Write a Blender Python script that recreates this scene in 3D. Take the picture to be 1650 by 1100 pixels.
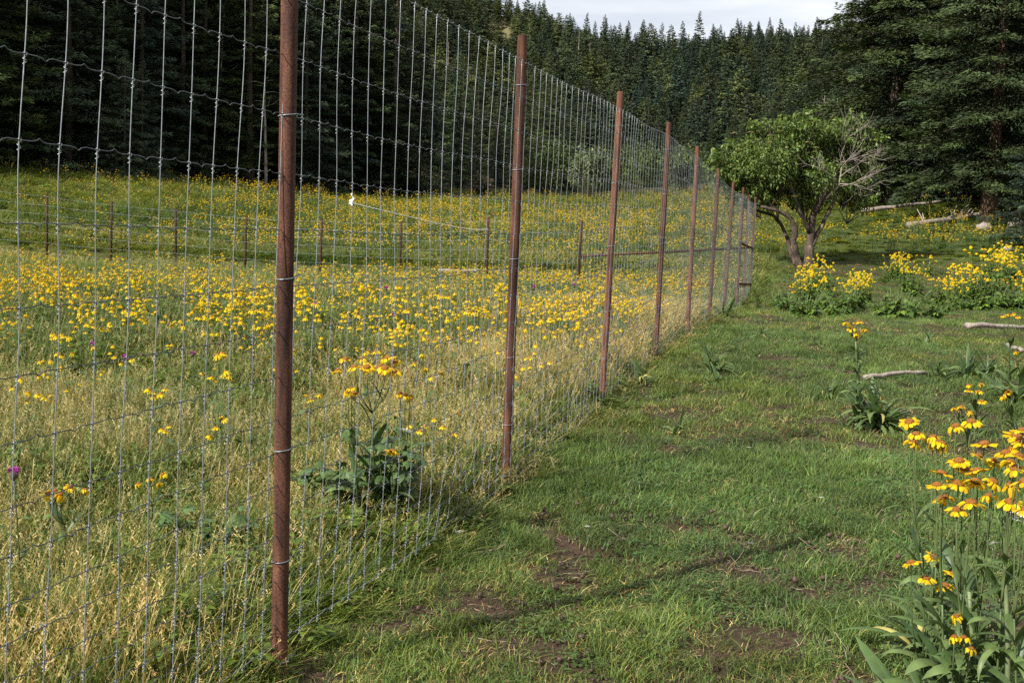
import bpy, math, random
import numpy as np
from mathutils import Vector, Matrix

rng = np.random.default_rng(11)
random.seed(11)
for o in list(bpy.data.objects):
    bpy.data.objects.remove(o)
SC = bpy.context.scene
COL = SC.collection

# ------------------------------------------------------------------ camera
F, PITCH, ROLL, CAMH = 1905.0, 0.0956, 0.0365, 1.57
cp, sp, cr, sr = math.cos(PITCH), math.sin(PITCH), math.cos(ROLL), math.sin(ROLL)
FWD = np.array([0, cp, -sp]); UP0 = np.array([0, sp, cp]); RT0 = np.array([1.0, 0, 0])
RT = cr * RT0 + sr * UP0
UP = cr * UP0 - sr * RT0
cam_d = bpy.data.cameras.new('camera')
cam_d.sensor_width = 36.0
cam_d.lens = F / 1650 * 36
cam_d.clip_start = 0.05
cam_d.clip_end = 4000
cam = bpy.data.objects.new('camera', cam_d)
COL.objects.link(cam)
M = Matrix(((RT[0], UP[0], -FWD[0], 0), (RT[1], UP[1], -FWD[1], 0), (RT[2], UP[2], -FWD[2], CAMH), (0, 0, 0, 1)))
cam.matrix_world = M
SC.camera = cam

# ------------------------------------------------------------------ light
SUN_EL = math.radians(39)
SH = np.array([0.755, 0.656])                        # direction the shadows fall
sun_d = bpy.data.lights.new('sun', 'SUN')
sun_d.energy = 5.0
sun_d.angle = math.radians(0.5)
sun_d.color = (1.0, 0.955, 0.88)
sun = bpy.data.objects.new('sun', sun_d)
COL.objects.link(sun)
D = Vector((SH[0] * math.cos(SUN_EL), SH[1] * math.cos(SUN_EL), -math.sin(SUN_EL)))
sun.rotation_euler = D.to_track_quat('-Z', 'Y').to_euler()
sun.location = (-30, -30, 60)

W = bpy.data.worlds.new('World')
SC.world = W
W.use_nodes = True
nt = W.node_tree
nt.nodes.clear()
n_out = nt.nodes.new('ShaderNodeOutputWorld')
n_bg = nt.nodes.new('ShaderNodeBackground')
n_sky = nt.nodes.new('ShaderNodeTexSky')
n_sky.sky_type = 'NISHITA'
n_sky.sun_disc = False
n_sky.sun_elevation = SUN_EL
n_sky.sun_rotation = math.atan2(-SH[0], -SH[1])
n_sky.air_density = 1.0
n_sky.dust_density = 1.5
n_sky.altitude = 2400
n_tc = nt.nodes.new('ShaderNodeTexCoord')
n_mp = nt.nodes.new('ShaderNodeMapping')
n_mp.inputs['Scale'].default_value = (1.0, 1.0, 7.0)
n_no = nt.nodes.new('ShaderNodeTexNoise')
n_no.inputs['Scale'].default_value = 2.6
n_no.inputs['Detail'].default_value = 7
n_no.inputs['Roughness'].default_value = 0.55
n_ra = nt.nodes.new('ShaderNodeValToRGB')
n_ra.color_ramp.elements[0].position = 0.30
n_ra.color_ramp.elements[0].color = (0.72, 0.72, 0.72, 1)
n_ra.color_ramp.elements[1].position = 0.62
n_ra.color_ramp.elements[1].color = (1, 1, 1, 1)
n_cl = nt.nodes.new('ShaderNodeValToRGB')             # thin high cloud: greyer bellies, whiter sheets
n_cl.color_ramp.elements[0].position = 0.36
n_cl.color_ramp.elements[0].color = (9.0, 9.5, 10.2, 1)
n_cl.color_ramp.elements[1].position = 0.60
n_cl.color_ramp.elements[1].color = (11.2, 11.5, 11.9, 1)
n_mx = nt.nodes.new('ShaderNodeMix')
n_mx.data_type = 'RGBA'
lk = nt.links.new
lk(n_tc.outputs['Generated'], n_mp.inputs['Vector'])
lk(n_mp.outputs['Vector'], n_no.inputs['Vector'])
lk(n_no.outputs['Fac'], n_ra.inputs['Fac'])
lk(n_no.outputs['Fac'], n_cl.inputs['Fac'])
lk(n_ra.outputs['Color'], n_mx.inputs[0])
lk(n_sky.outputs['Color'], n_mx.inputs[6])
lk(n_cl.outputs['Color'], n_mx.inputs[7])
lk(n_mx.outputs[2], n_bg.inputs['Color'])
n_bg.inputs['Strength'].default_value = 0.05
lk(n_bg.outputs['Background'], n_out.inputs['Surface'])
SC.view_settings.view_transform = 'Standard'
SC.view_settings.look = 'None'
SC.view_settings.gamma = 1.0
SC.view_settings.use_curve_mapping = False
SC.view_settings.exposure = 0.95
SC.cycles.max_bounces = 6
SC.cycles.diffuse_bounces = 3
SC.cycles.transparent_max_bounces = 8
SC.cycles.use_denoising = False


# ------------------------------------------------------------------ maths helpers
def proj(P):
    P = np.asarray(P, float).reshape(-1, 3) - np.array([0, 0, CAMH])
    d = P @ FWD
    dd = np.where(np.abs(d) < 1e-6, 1e-6, d)
    return 825 + F * (P @ RT) / dd, 550 - F * (P @ UP) / dd, d


def ray(px, py):
    return FWD + RT * ((px - 825) / F) - UP * ((py - 550) / F)


def at_y(px, py, Y):
    v = ray(px, py)
    return np.array([0, 0, CAMH]) + v * (Y / v[1])


def at_d(px, py, d):
    return np.array([0, 0, CAMH]) + ray(px, py) * d


def h2(ix, iy, seed):
    ix = ix.astype(np.int64); iy = iy.astype(np.int64)
    n = (ix * 374761393 + iy * 668265263 + seed * 144269504) & 0x7fffffff
    n = ((n ^ (n >> 13)) * 1274126177) & 0x7fffffff
    return ((n ^ (n >> 16)) & 0xffff) / 65535.0


def vnoise(x, y, seed=0):
    x = np.asarray(x, float); y = np.asarray(y, float)
    ix = np.floor(x); iy = np.floor(y)
    fx = x - ix; fy = y - iy
    fx = fx * fx * (3 - 2 * fx); fy = fy * fy * (3 - 2 * fy)
    a = h2(ix, iy, seed); b = h2(ix + 1, iy, seed); c = h2(ix, iy + 1, seed); d = h2(ix + 1, iy + 1, seed)
    return (a * (1 - fx) + b * fx) * (1 - fy) + (c * (1 - fx) + d * fx) * fy


def fbm(x, y, seed=0, oct=4):
    s = 0; amp = 0.5; t = 0
    x = np.asarray(x, float); y = np.asarray(y, float)
    for k in range(oct):
        s = s + amp * vnoise(x, y, seed + k * 17); t += amp
        x = x * 2.03 + 5.1; y = y * 2.03 + 3.7; amp *= 0.5
    return s / t


def smooth(v, a, b):
    t = np.clip((np.asarray(v, float) - a) / (b - a), 0, 1)
    return t * t * (3 - 2 * t)


# ------------------------------------------------------------------ the fence line (its feet shape the ground)
FX, FY, FA = -0.769, 4.419, 0.2609
FD = np.array([math.sin(FA), math.cos(FA)])
FN = np.array([math.cos(FA), -math.sin(FA)])           # towards the mown side
POSTS = [(-0.216, (449.5, 1090), (470, -208)), (2.95, (814.5, 785), (842, 58)), (6.17, (969.5, 649), (1000, 148)),
         (9.24, (1056, 578), (1078, 197)), (12.26, (1107, 538), (1124, 236)), (15.30, (1142, 521), (1158, 271)),
         (18.33, (1166, 503), (1182, 294)), (21.37, (1186, 502), (1198, 302)), (24.0, (1197, 494), (1207, 315)),
         (26.5, (1207, 487), (1217.5, 317))]
PB, PT, PS = [], [], []
for s, b, t in POSTS:
    Y = FY + FD[1] * s
    PB.append(at_y(b[0], b[1], Y)); PT.append(at_y(t[0], t[1], Y)); PS.append(s)
PB = np.array(PB); PT = np.array(PT); PS = np.array(PS)
ZS = np.concatenate([[-6, -3, -1.6], PS, [31, 40]])
ZB = np.concatenate([[-0.0, -0.05, -0.04], PB[:, 2], [PB[-1, 2] * 0.7, 0]])
ZT = np.concatenate([[2.69, 2.67, 2.67], PT[:, 2], [PT[-1, 2], PT[-1, 2]]])


def fs(x, y):
    return (x - FX) * FD[0] + (y - FY) * FD[1]


def fq(x, y):
    return (x - FX) * FN[0] + (y - FY) * FN[1]


def zbase(s):
    s = np.asarray(s, float)
    return sum(np.interp(s + k, ZS, ZB) for k in (-0.5, -0.25, 0, 0.25, 0.5)) / 5 - 0.02


def ground(x, y):
    x = np.asarray(x, float); y = np.asarray(y, float)
    z = zbase(fs(x, y))
    u = y - 30
    z = z + 0.067 * np.minimum(np.where(u > 30, u, np.log1p(np.exp(np.clip(u, -60, 30) / 3.0)) * 3.0), 75)
    z = z + 0.104 * np.minimum(np.maximum(0, -x - 8), 120) * smooth(y, 27, 60) * (1 - smooth(y, 200, 400))
    z = z + 0.11 * np.minimum(np.maximum(0, x - 7), 160) * smooth(y, 30, 60) * (1 - smooth(y, 200, 400))
    ridge = 505 + 14 * np.sin(x / 37.0) + 0.10 * x
    k = np.minimum(y, ridge) - 150
    hill = (0.157 + 0.048 * np.exp(-((x - 105) / 45) ** 2)) * np.maximum(0, k)
    hump = 4 * np.sin(x / 41 + 0.7) + 20 * (fbm(x / 75, y / 95, 5, 3) - 0.5) + 5.5 * np.sin((x * 0.9 + y * 0.42) / 21.0) * smooth(-y, -470, -380)
    z = z + hill + hump * smooth(y, 150, 260) - 0.25 * np.maximum(0, y - ridge) * 1.0
    z = z + (np.minimum(np.maximum(0, -x - 5), 140) * 0.12 + np.clip(42 - x, 0, 110) * 0.22 + np.clip(12 - x, 0, 60) * 0.38) * smooth(y, 170, 420)
    n = smooth(y, -10, 0) * (1 - smooth(y, 60, 90)) * (0.15 + 0.85 * smooth(np.abs(fq(x, y)), 0.1, 0.6))
    z = z + n * (0.06 * (fbm(x / 1.1, y / 1.1, 3, 3) - 0.5) + 0.045 * (vnoise(x / 0.28, y / 0.28, 9) - 0.5))
    z = z + 0.35 * (fbm(x / 14, y / 14, 21, 2) - 0.5) * smooth(y, 28, 45)
    return z


def ground_px(px, py, dmax=600):
    v = ray(px, py)
    t = np.concatenate([np.arange(1.5, 40, 0.05), np.arange(40, dmax, 0.5)])
    P = np.array([0, 0, CAMH]) + v[None, :] * t[:, None]
    below = P[:, 2] < ground(P[:, 0], P[:, 1])
    i = int(np.argmax(below)) if below.any() else len(t) - 1
    p = P[i]
    return np.array([p[0], p[1], float(ground(p[0], p[1]))])


# ------------------------------------------------------------------ mesh helpers
def mesh(name, V, Q=None, T=None, mats=(), midx=None, col=None, smooth_shade=False):
    V = np.asarray(V, np.float32).reshape(-1, 3)
    Q = np.zeros((0, 4), np.int32) if Q is None else np.asarray(Q, np.int32).reshape(-1, 4)
    T = np.zeros((0, 3), np.int32) if T is None else np.asarray(T, np.int32).reshape(-1, 3)
    me = bpy.data.meshes.new(name)
    me.vertices.add(len(V)); me.vertices.foreach_set('co', V.ravel())
    loops = np.concatenate([Q.ravel(), T.ravel()]).astype(np.int32)
    me.loops.add(len(loops)); me.loops.foreach_set('vertex_index', loops)
    starts = np.concatenate([np.arange(len(Q)) * 4, len(Q) * 4 + np.arange(len(T)) * 3]).astype(np.int32)
    me.polygons.add(len(starts)); me.polygons.foreach_set('loop_start', starts)
    if midx is not None:
        me.polygons.foreach_set('material_index', np.asarray(midx, np.int32))
    if smooth_shade:
        me.polygons.foreach_set('use_smooth', np.ones(len(starts), bool))
    for m in mats:
        me.materials.append(m)
    if col is not None:
        a = me.attributes.new('col', 'FLOAT_COLOR', 'POINT')
        c = np.ones((len(V), 4), np.float32); c[:, :3] = col
        a.data.foreach_set('color', c.ravel())
    me.update(calc_edges=True)
    return me


class Geo:
    """collects quads and triangles with a colour per vertex"""
    def __init__(self):
        self.V, self.Q, self.T, self.C, self.n = [], [], [], [], 0

    def add(self, V, Q=None, T=None, C=(1, 1, 1)):
        V = np.asarray(V, float).reshape(-1, 3)
        C = np.asarray(C, float)
        if C.ndim == 1:
            C = np.tile(C, (len(V), 1))
        self.V.append(V); self.C.append(C)
        if Q is not None and len(Q): self.Q.append(np.asarray(Q).reshape(-1, 4) + self.n)
        if T is not None and len(T): self.T.append(np.asarray(T).reshape(-1, 3) + self.n)
        self.n += len(V)
        return self

    def tube(self, pts, rad, sides=6, C=(1, 1, 1), cap=True):
        pts = np.asarray(pts, float); k = len(pts)
        rad = np.broadcast_to(np.asarray(rad, float), (k,))
        tan = np.gradient(pts, axis=0)
        tan /= np.linalg.norm(tan, axis=1, keepdims=True) + 1e-12
        ref = np.array([0, 0, 1.0]) if abs(tan.mean(0)[2]) < 0.8 else np.array([1.0, 0, 0])
        a = np.cross(tan, ref); a /= np.linalg.norm(a, axis=1, keepdims=True) + 1e-12
        b = np.cross(tan, a)
        th = np.arange(sides) / sides * 2 * np.pi
        ring = (a[:, None, :] * np.cos(th)[None, :, None] + b[:, None, :] * np.sin(th)[None, :, None]) * rad[:, None, None] + pts[:, None, :]
        i = np.arange(k - 1)[:, None] * sides; j = np.arange(sides)[None, :]; j2 = (j + 1) % sides
        Q = np.stack([i + j, i + j2, i + sides + j2, i + sides + j], -1).reshape(-1, 4)
        T = None
        if cap and sides > 2:
            T = [(0, q + 1, q) for q in range(1, sides - 1)]
            o = (k - 1) * sides
            T += [(o, o + q, o + q + 1) for q in range(1, sides - 1)]
        return self.add(ring.reshape(-1, 3), Q, T, C)

    def strips(self, P, Wd, side, C, fold=0.0):
        """P (n,k,3) centre lines, Wd (n,k) half widths, side (n,3) or (n,k,3); fold lifts the edges (three columns)"""
        P = np.asarray(P, float); n, k, _ = P.shape
        Wd = np.asarray(Wd, float)[..., None]
        side = np.asarray(side, float)
        if side.ndim == 2: side = np.repeat(side[:, None, :], k, 1)
        if fold:
            tan = np.gradient(P, axis=1)
            nrm = np.cross(side, tan); nrm /= np.linalg.norm(nrm, axis=2, keepdims=True) + 1e-9
            Vv = np.stack([P - side * Wd + nrm * Wd * fold, P, P + side * Wd + nrm * Wd * fold], 2); m = 3
        else:
            Vv = np.stack([P - side * Wd, P + side * Wd], 2); m = 2
        base = np.arange(n)[:, None, None] * k * m
        r = np.arange(k - 1)[None, :, None] * m
        c = np.arange(m - 1)[None, None, :]
        a = base + r + c
        Q = np.stack([a, a + 1, a + m + 1, a + m], -1).reshape(-1, 4)
        C = np.asarray(C, float)
        if C.ndim == 2: C = np.repeat(C[:, None, :], k, 1)
        if C.ndim == 1: C = np.tile(C, (n, k, 1))
        return self.add(Vv.reshape(-1, 3), Q, None, np.repeat(C[:, :, None, :], m, 2).reshape(-1, 3))

    def mesh(self, name, mats, smooth_shade=False):
        return mesh(name, np.concatenate(self.V), np.concatenate(self.Q) if self.Q else None,
                    np.concatenate(self.T) if self.T else None, mats, None, np.concatenate(self.C), smooth_shade)


def link(name, me, parent=None, kind=None):
    o = bpy.data.objects.new(name, me)
    COL.objects.link(o)
    if parent is not None: o.parent = parent
    if kind: o['kind'] = kind
    return o


def tag(o, label, cat, group=None, kind=None):
    o['label'] = label; o['category'] = cat
    if group: o['group'] = group
    if kind: o['kind'] = kind
    return o


def thing(name, label, cat, loc=(0, 0, 0), rz=0.0, group=None):
    o = bpy.data.objects.new(name, None)
    o.empty_display_size = 0.1
    COL.objects.link(o)
    o.location = loc; o.rotation_euler = (0, 0, rz)
    return tag(o, label, cat, group)


def where(x, y, z=0.0):
    u = float(proj([[x, y, z]])[0][0])
    for lim, w in ((0, 'beyond the left frame edge'), (140, 'at the far left of the view'), (300, 'well left of the nearest post'), (450, 'just left of the nearest post'), (640, 'right of the nearest post'),
                   (815, 'just left of the second post'), (970, 'between second and third posts'), (1056, 'between third and fourth posts'), (1160, 'beside the far posts'), (1260, 'left of the small leafy tree'),
                   (1360, 'right behind the small leafy tree'), (1450, 'just right of the small leafy tree'), (1550, 'midway to the right frame edge')):
        if u < lim: return w
    return 'towards the right frame edge'


def copy_tree(o, parent=None):
    c = o.copy(); COL.objects.link(c)
    if parent is not None: c.parent = parent
    for ch in list(o.children): copy_tree(ch, c)
    return c


# ------------------------------------------------------------------ materials
def new_mat(name):
    m = bpy.data.materials.new(name); m.use_nodes = True
    t = m.node_tree; t.nodes.clear()
    return m, t, t.nodes.new, t.links.new


def mixc(t, mode, fac, a, b):
    n = t.nodes.new('ShaderNodeMix'); n.data_type = 'RGBA'; n.blend_type = mode
    for sock, v in ((n.inputs[0], fac), (n.inputs[6], a), (n.inputs[7], b)):
        if isinstance(v, (int, float)): sock.default_value = v
        elif isinstance(v, tuple): sock.default_value = (*v, 1)
        else: t.links.new(v, sock)
    return n.outputs[2]


def veg_mat(name, trans=0.35, rough=0.55, inst=False, objrand=0.0, spec=0.25, scale=9.0, var=0.35, warm=(1.25, 1.15, 0.6)):
    """leaf-like: the colour of each blade or leaf, mottled, partly translucent"""
    m, t, N, L = new_mat(name)
    at = N('ShaderNodeAttribute'); at.attribute_name = 'col'
    c = at.outputs['Color']
    tc = N('ShaderNodeTexCoord'); no = N('ShaderNodeTexNoise'); no.inputs['Scale'].default_value = scale
    no.inputs['Detail'].default_value = 3
    L(tc.outputs['Object'], no.inputs['Vector'])
    mr = N('ShaderNodeMapRange'); mr.inputs[1].default_value = 0.3; mr.inputs[2].default_value = 0.7
    mr.inputs[3].default_value = 1 - var; mr.inputs[4].default_value = 1 + var
    L(no.outputs['Fac'], mr.inputs[0])
    c = mixc(t, 'MULTIPLY', 1.0, c, mr.outputs[0])
    if inst:
        ia = N('ShaderNodeAttribute'); ia.attribute_type = 'INSTANCER'; ia.attribute_name = 'tint'
        c = mixc(t, 'MULTIPLY', 1.0, c, ia.outputs['Color'])
    if objrand:
        oi = N('ShaderNodeObjectInfo'); r = N('ShaderNodeValToRGB')
        e = r.color_ramp.elements
        e[0].color = (1 - objrand, 1 - objrand * 0.9, 1 - objrand * 0.5, 1)
        e[1].color = (1 + objrand, 1 + objrand * 0.8, 1 - objrand * 0.4, 1)
        L(oi.outputs['Random'], r.inputs['Fac'])
        c = mixc(t, 'MULTIPLY', 1.0, c, r.outputs['Color'])
    b = N('ShaderNodeBsdfPrincipled'); b.inputs['Roughness'].default_value = rough
    b.inputs['Specular IOR Level'].default_value = spec
    L(c, b.inputs['Base Color'])
    out = N('ShaderNodeOutputMaterial')
    if trans > 0:
        tr = N('ShaderNodeBsdfTranslucent')
        L(mixc(t, 'MULTIPLY', 1.0, c, warm), tr.inputs['Color'])
        ms = N('ShaderNodeMixShader'); ms.inputs[0].default_value = trans
        L(b.outputs[0], ms.inputs[1]); L(tr.outputs[0], ms.inputs[2]); L(ms.outputs[0], out.inputs[0])
    else:
        L(b.outputs[0], out.inputs[0])
    return m


def noisy_mat(name, stops, scale=20.0, stretch=(1, 1, 1), rough=0.8, bump=0.3, metal=0.0, spec=0.3, detail=8, coord='Object', bscale=None):
    m, t, N, L = new_mat(name)
    tc = N('ShaderNodeTexCoord'); mp = N('ShaderNodeMapping'); mp.inputs['Scale'].default_value = stretch
    no = N('ShaderNodeTexNoise'); no.inputs['Scale'].default_value = scale; no.inputs['Detail'].default_value = detail
    no.inputs['Roughness'].default_value = 0.65
    r = N('ShaderNodeValToRGB'); e = r.color_ramp.elements
    while len(e) < len(stops): e.new(0.5)
    for q, (p, c) in zip(e, stops): q.position = p; q.color = (*c, 1)
    L(tc.outputs[coord], mp.inputs[0]); L(mp.outputs[0], no.inputs['Vector']); L(no.outputs['Fac'], r.inputs['Fac'])
    b = N('ShaderNodeBsdfPrincipled'); b.inputs['Roughness'].default_value = rough; b.inputs['Metallic'].default_value = metal
    b.inputs['Specular IOR Level'].default_value = spec
    L(r.outputs['Color'], b.inputs['Base Color'])
    if bump:
        bm = N('ShaderNodeBump'); bm.inputs['Strength'].default_value = bump; bm.inputs['Distance'].default_value = 0.02
        n2 = N('ShaderNodeTexNoise'); n2.inputs['Scale'].default_value = bscale or scale * 2.5; n2.inputs['Detail'].default_value = 6
        L(mp.outputs[0], n2.inputs['Vector']); L(n2.outputs['Fac'], bm.inputs['Height']); L(bm.outputs[0], b.inputs['Normal'])
    out = N('ShaderNodeOutputMaterial'); L(b.outputs[0], out.inputs[0])
    return m


def vcol_mat(name, rough=0.8, scale=30.0, var=0.3, spec=0.2):
    return veg_mat(name, trans=0.0, rough=rough, spec=spec, scale=scale, var=var)


M_GRASS = veg_mat('grass_blades', 0.38, 0.5, inst=True, scale=6.0)
M_GRASSO = veg_mat('leaf_blades', 0.32, 0.45, scale=14.0, spec=0.35)
M_NEEDLE = veg_mat('needles', 0.09, 0.6, objrand=0.28, scale=0.55, var=0.45, spec=0.15)
M_NEEDLEI = veg_mat('needles_far', 0.09, 0.6, inst=True, scale=0.55, var=0.4, spec=0.15)
M_LEAF = veg_mat('broad_leaves', 0.35, 0.5, scale=2.0, var=0.35)
M_PETAL = veg_mat('petals', 0.30, 0.6, scale=40.0, var=0.16, spec=0.1, warm=(1.1, 1.0, 0.7))
M_PETALI = veg_mat('petals_far', 0.30, 0.6, inst=True, scale=20.0, var=0.15, spec=0.1, warm=(1.1, 1.0, 0.7))
M_DISC = noisy_mat('flower_disc', [(0.3, (0.16, 0.055, 0.01)), (0.6, (0.36, 0.14, 0.02)), (0.8, (0.48, 0.23, 0.04))], 160, rough=0.9, bump=0.8, bscale=380)
M_BARK = noisy_mat('bark', [(0.3, (0.035, 0.026, 0.02)), (0.55, (0.09, 0.065, 0.05)), (0.8, (0.20, 0.155, 0.12))], 6, (1, 1, 0.25), 0.9, 0.8)
M_BARKR = noisy_mat('red_bark', [(0.3, (0.05, 0.03, 0.022)), (0.55, (0.10, 0.062, 0.042)), (0.8, (0.19, 0.125, 0.085))], 5, (1, 1, 0.25), 0.9, 0.8)
M_BARKG = noisy_mat('grey_bark', [(0.35, (0.028, 0.021, 0.015)), (0.55, (0.078, 0.056, 0.040)), (0.80, (0.25, 0.205, 0.16))], 9, (1, 1, 0.3), 0.9, 0.8)
M_DEAD = noisy_mat('weathered_wood', [(0.3, (0.13, 0.105, 0.085)), (0.55, (0.26, 0.22, 0.185)), (0.8, (0.44, 0.39, 0.33))], 9, (1, 1, 0.3), 0.9, 0.6)
M_ZINC = noisy_mat('galvanised_wire', [(0.3, (0.15, 0.165, 0.18)), (0.6, (0.25, 0.27, 0.285)), (0.8, (0.36, 0.375, 0.385))], 60, rough=0.45, bump=0.0, metal=0.5, spec=0.5)
M_ZINCD = noisy_mat('dull_wire', [(0.3, (0.045, 0.05, 0.055)), (0.6, (0.08, 0.088, 0.095)), (0.8, (0.14, 0.15, 0.155))], 60, rough=0.5, bump=0.0, metal=0.5, spec=0.5)
M_WHITE = noisy_mat('white_plastic', [(0.3, (0.7, 0.7, 0.7)), (0.7, (0.82, 0.82, 0.8))], 30, rough=0.5, bump=0.0)
M_STONE = noisy_mat('pale_stone', [(0.3, (0.13, 0.11, 0.09)), (0.7, (0.30, 0.265, 0.225))], 12, rough=0.9, bump=0.6)


def rust_mat(name, lighten=0.0):
    m, t, N, L = new_mat(name)
    tc = N('ShaderNodeTexCoord'); mp = N('ShaderNodeMapping'); mp.inputs['Scale'].default_value = (1, 1, 0.12)
    n1 = N('ShaderNodeTexNoise'); n1.inputs['Scale'].default_value = 40; n1.inputs['Detail'].default_value = 9
    n2 = N('ShaderNodeTexNoise'); n2.inputs['Scale'].default_value = 170; n2.inputs['Detail'].default_value = 4
    n3 = N('ShaderNodeTexNoise'); n3.inputs['Scale'].default_value = 9; n3.inputs['Detail'].default_value = 5
    L(tc.outputs['Object'], mp.inputs[0]); L(mp.outputs[0], n1.inputs['Vector']); L(mp.outputs[0], n3.inputs['Vector'])
    L(tc.outputs['Object'], n2.inputs['Vector'])
    r = N('ShaderNodeValToRGB'); e = r.color_ramp.elements
    e.new(0.5); e.new(0.7)
    k = 1 + lighten
    for q, (p, c) in zip(e, [(0.28, (0.024 * k, 0.014 * k, 0.011 * k)), (0.46, (0.064 * k, 0.028 * k, 0.018 * k)), (0.62, (0.108 * k, 0.046 * k, 0.027 * k)), (0.80, (0.19 * k, 0.10 * k, 0.058 * k))]):
        q.position = p; q.color = (*c, 1)
    L(n1.outputs['Fac'], r.inputs['Fac'])
    r2 = N('ShaderNodeValToRGB'); r2.color_ramp.elements[0].position = 0.35; r2.color_ramp.elements[1].position = 0.65
    r2.color_ramp.elements[0].color = (0.45, 0.43, 0.43, 1); r2.color_ramp.elements[1].color = (1.35, 1.28, 1.2, 1)
    L(n2.outputs['Fac'], r2.inputs['Fac'])
    c = mixc(t, 'MULTIPLY', 1.0, r.outputs['Color'], r2.outputs['Color'])
    r3 = N('ShaderNodeValToRGB'); r3.color_ramp.elements[0].position = 0.34; r3.color_ramp.elements[1].position = 0.46
    r3.color_ramp.elements[0].color = (0.45, 0.45, 0.45, 1); r3.color_ramp.elements[1].color = (1, 1, 1, 1)
    L(n3.outputs['Fac'], r3.inputs['Fac'])
    c = mixc(t, 'MULTIPLY', 1.0, c, r3.outputs['Color'])
    b = N('ShaderNodeBsdfPrincipled'); b.inputs['Roughness'].default_value = 0.8; b.inputs['Specular IOR Level'].default_value = 0.25
    L(c, b.inputs['Base Color'])
    bm = N('ShaderNodeBump'); bm.inputs['Strength'].default_value = 0.35; bm.inputs['Distance'].default_value = 0.004
    L(n2.outputs['Fac'], bm.inputs['Height']); L(bm.outputs[0], b.inputs['Normal'])
    o = N('ShaderNodeOutputMaterial'); L(b.outputs[0], o.inputs[0])
    return m


M_RUST = rust_mat('rusty_steel')
M_RUSTL = rust_mat('rusty_steel_pale', 0.6)
M_RUSTD = rust_mat('rusty_steel_dark', -0.45)


def ground_mat():
    m, t, N, L = new_mat('ground')
    at = N('ShaderNodeAttribute'); at.attribute_name = 'col'
    ge = N('ShaderNodeNewGeometry')
    n1 = N('ShaderNodeTexNoise'); n1.inputs['Scale'].default_value = 2.2; n1.inputs['Detail'].default_value = 10; n1.inputs['Roughness'].default_value = 0.7
    n2 = N('ShaderNodeTexNoise'); n2.inputs['Scale'].default_value = 28; n2.inputs['Detail'].default_value = 8; n2.inputs['Roughness'].default_value = 0.75
    L(ge.outputs['Position'], n1.inputs['Vector']); L(ge.outputs['Position'], n2.inputs['Vector'])
    r1 = N('ShaderNodeValToRGB'); r1.color_ramp.elements[0].position = 0.3; r1.color_ramp.elements[1].position = 0.7
    r1.color_ramp.elements[0].color = (0.6, 0.66, 0.6, 1); r1.color_ramp.elements[1].color = (1.3, 1.25, 1.2, 1)
    r2 = N('ShaderNodeValToRGB'); r2.color_ramp.elements[0].position = 0.32; r2.color_ramp.elements[1].position = 0.68
    r2.color_ramp.elements[0].color = (0.45, 0.42, 0.4, 1); r2.color_ramp.elements[1].color = (1.5, 1.45, 1.35, 1)
    L(n1.outputs['Fac'], r1.inputs['Fac']); L(n2.outputs['Fac'], r2.inputs['Fac'])
    c = mixc(t, 'MULTIPLY', 1.0, at.outputs['Color'], r1.outputs['Color'])
    c = mixc(t, 'MULTIPLY', 1.0, c, r2.outputs['Color'])
    b = N('ShaderNodeBsdfPrincipled'); b.inputs['Roughness'].default_value = 0.95; b.inputs['Specular IOR Level'].default_value = 0.1
    L(c, b.inputs['Base Color'])
    bm = N('ShaderNodeBump'); bm.inputs['Strength'].default_value = 0.9; bm.inputs['Distance'].default_value = 0.03
    L(n2.outputs['Fac'], bm.inputs['Height']); L(bm.outputs[0], b.inputs['Normal'])
    o = N('ShaderNodeOutputMaterial'); L(b.outputs[0], o.inputs[0])
    return m


# ------------------------------------------------------------------ zones of the ground
def bare(x, y):
    """1 where the mown side is trodden to bare earth"""
    n = fbm(x / 0.17, y / 0.22, 41, 4)
    near = 0.055 + 0.045 * smooth(-np.asarray(y, float), -9.5, -6.0)
    big = fbm(x / 1.9 + 3, y / 1.9, 47, 2)
    v = n * 0.72 + big * 0.28
    return smooth(v, 0.640 - near, 0.70 - near)


def lawn_mask(x, y):
    q = fq(x, y) + 0.25 * (vnoise(x * 1.3, y * 1.3, 4) - 0.5)
    s = fs(x, y)
    m = smooth(q, -0.05, 0.22)
    return m * (1 - smooth(y, 40.0, 41.5))


def path_mask(x, y):
    """the mown track that crosses the meadow just beyond the low back fence"""
    yc = 33.5 - 0.11 * (x + 10) + 0.8 * np.sin(x / 6)
    w = np.abs(y - yc)
    return (1 - smooth(w, 2.2, 3.4)) * (1 - smooth(x, 0, 6))


# ------------------------------------------------------------------ terrain: one sheet to the ridge and beyond
def axis(breaks):
    out = [breaks[0][0]]
    for a, b, st in breaks:
        n = max(1, int(round((b - a) / st)))
        out += list(np.linspace(a, b, n + 1)[1:])
    return np.array(out)


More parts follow.
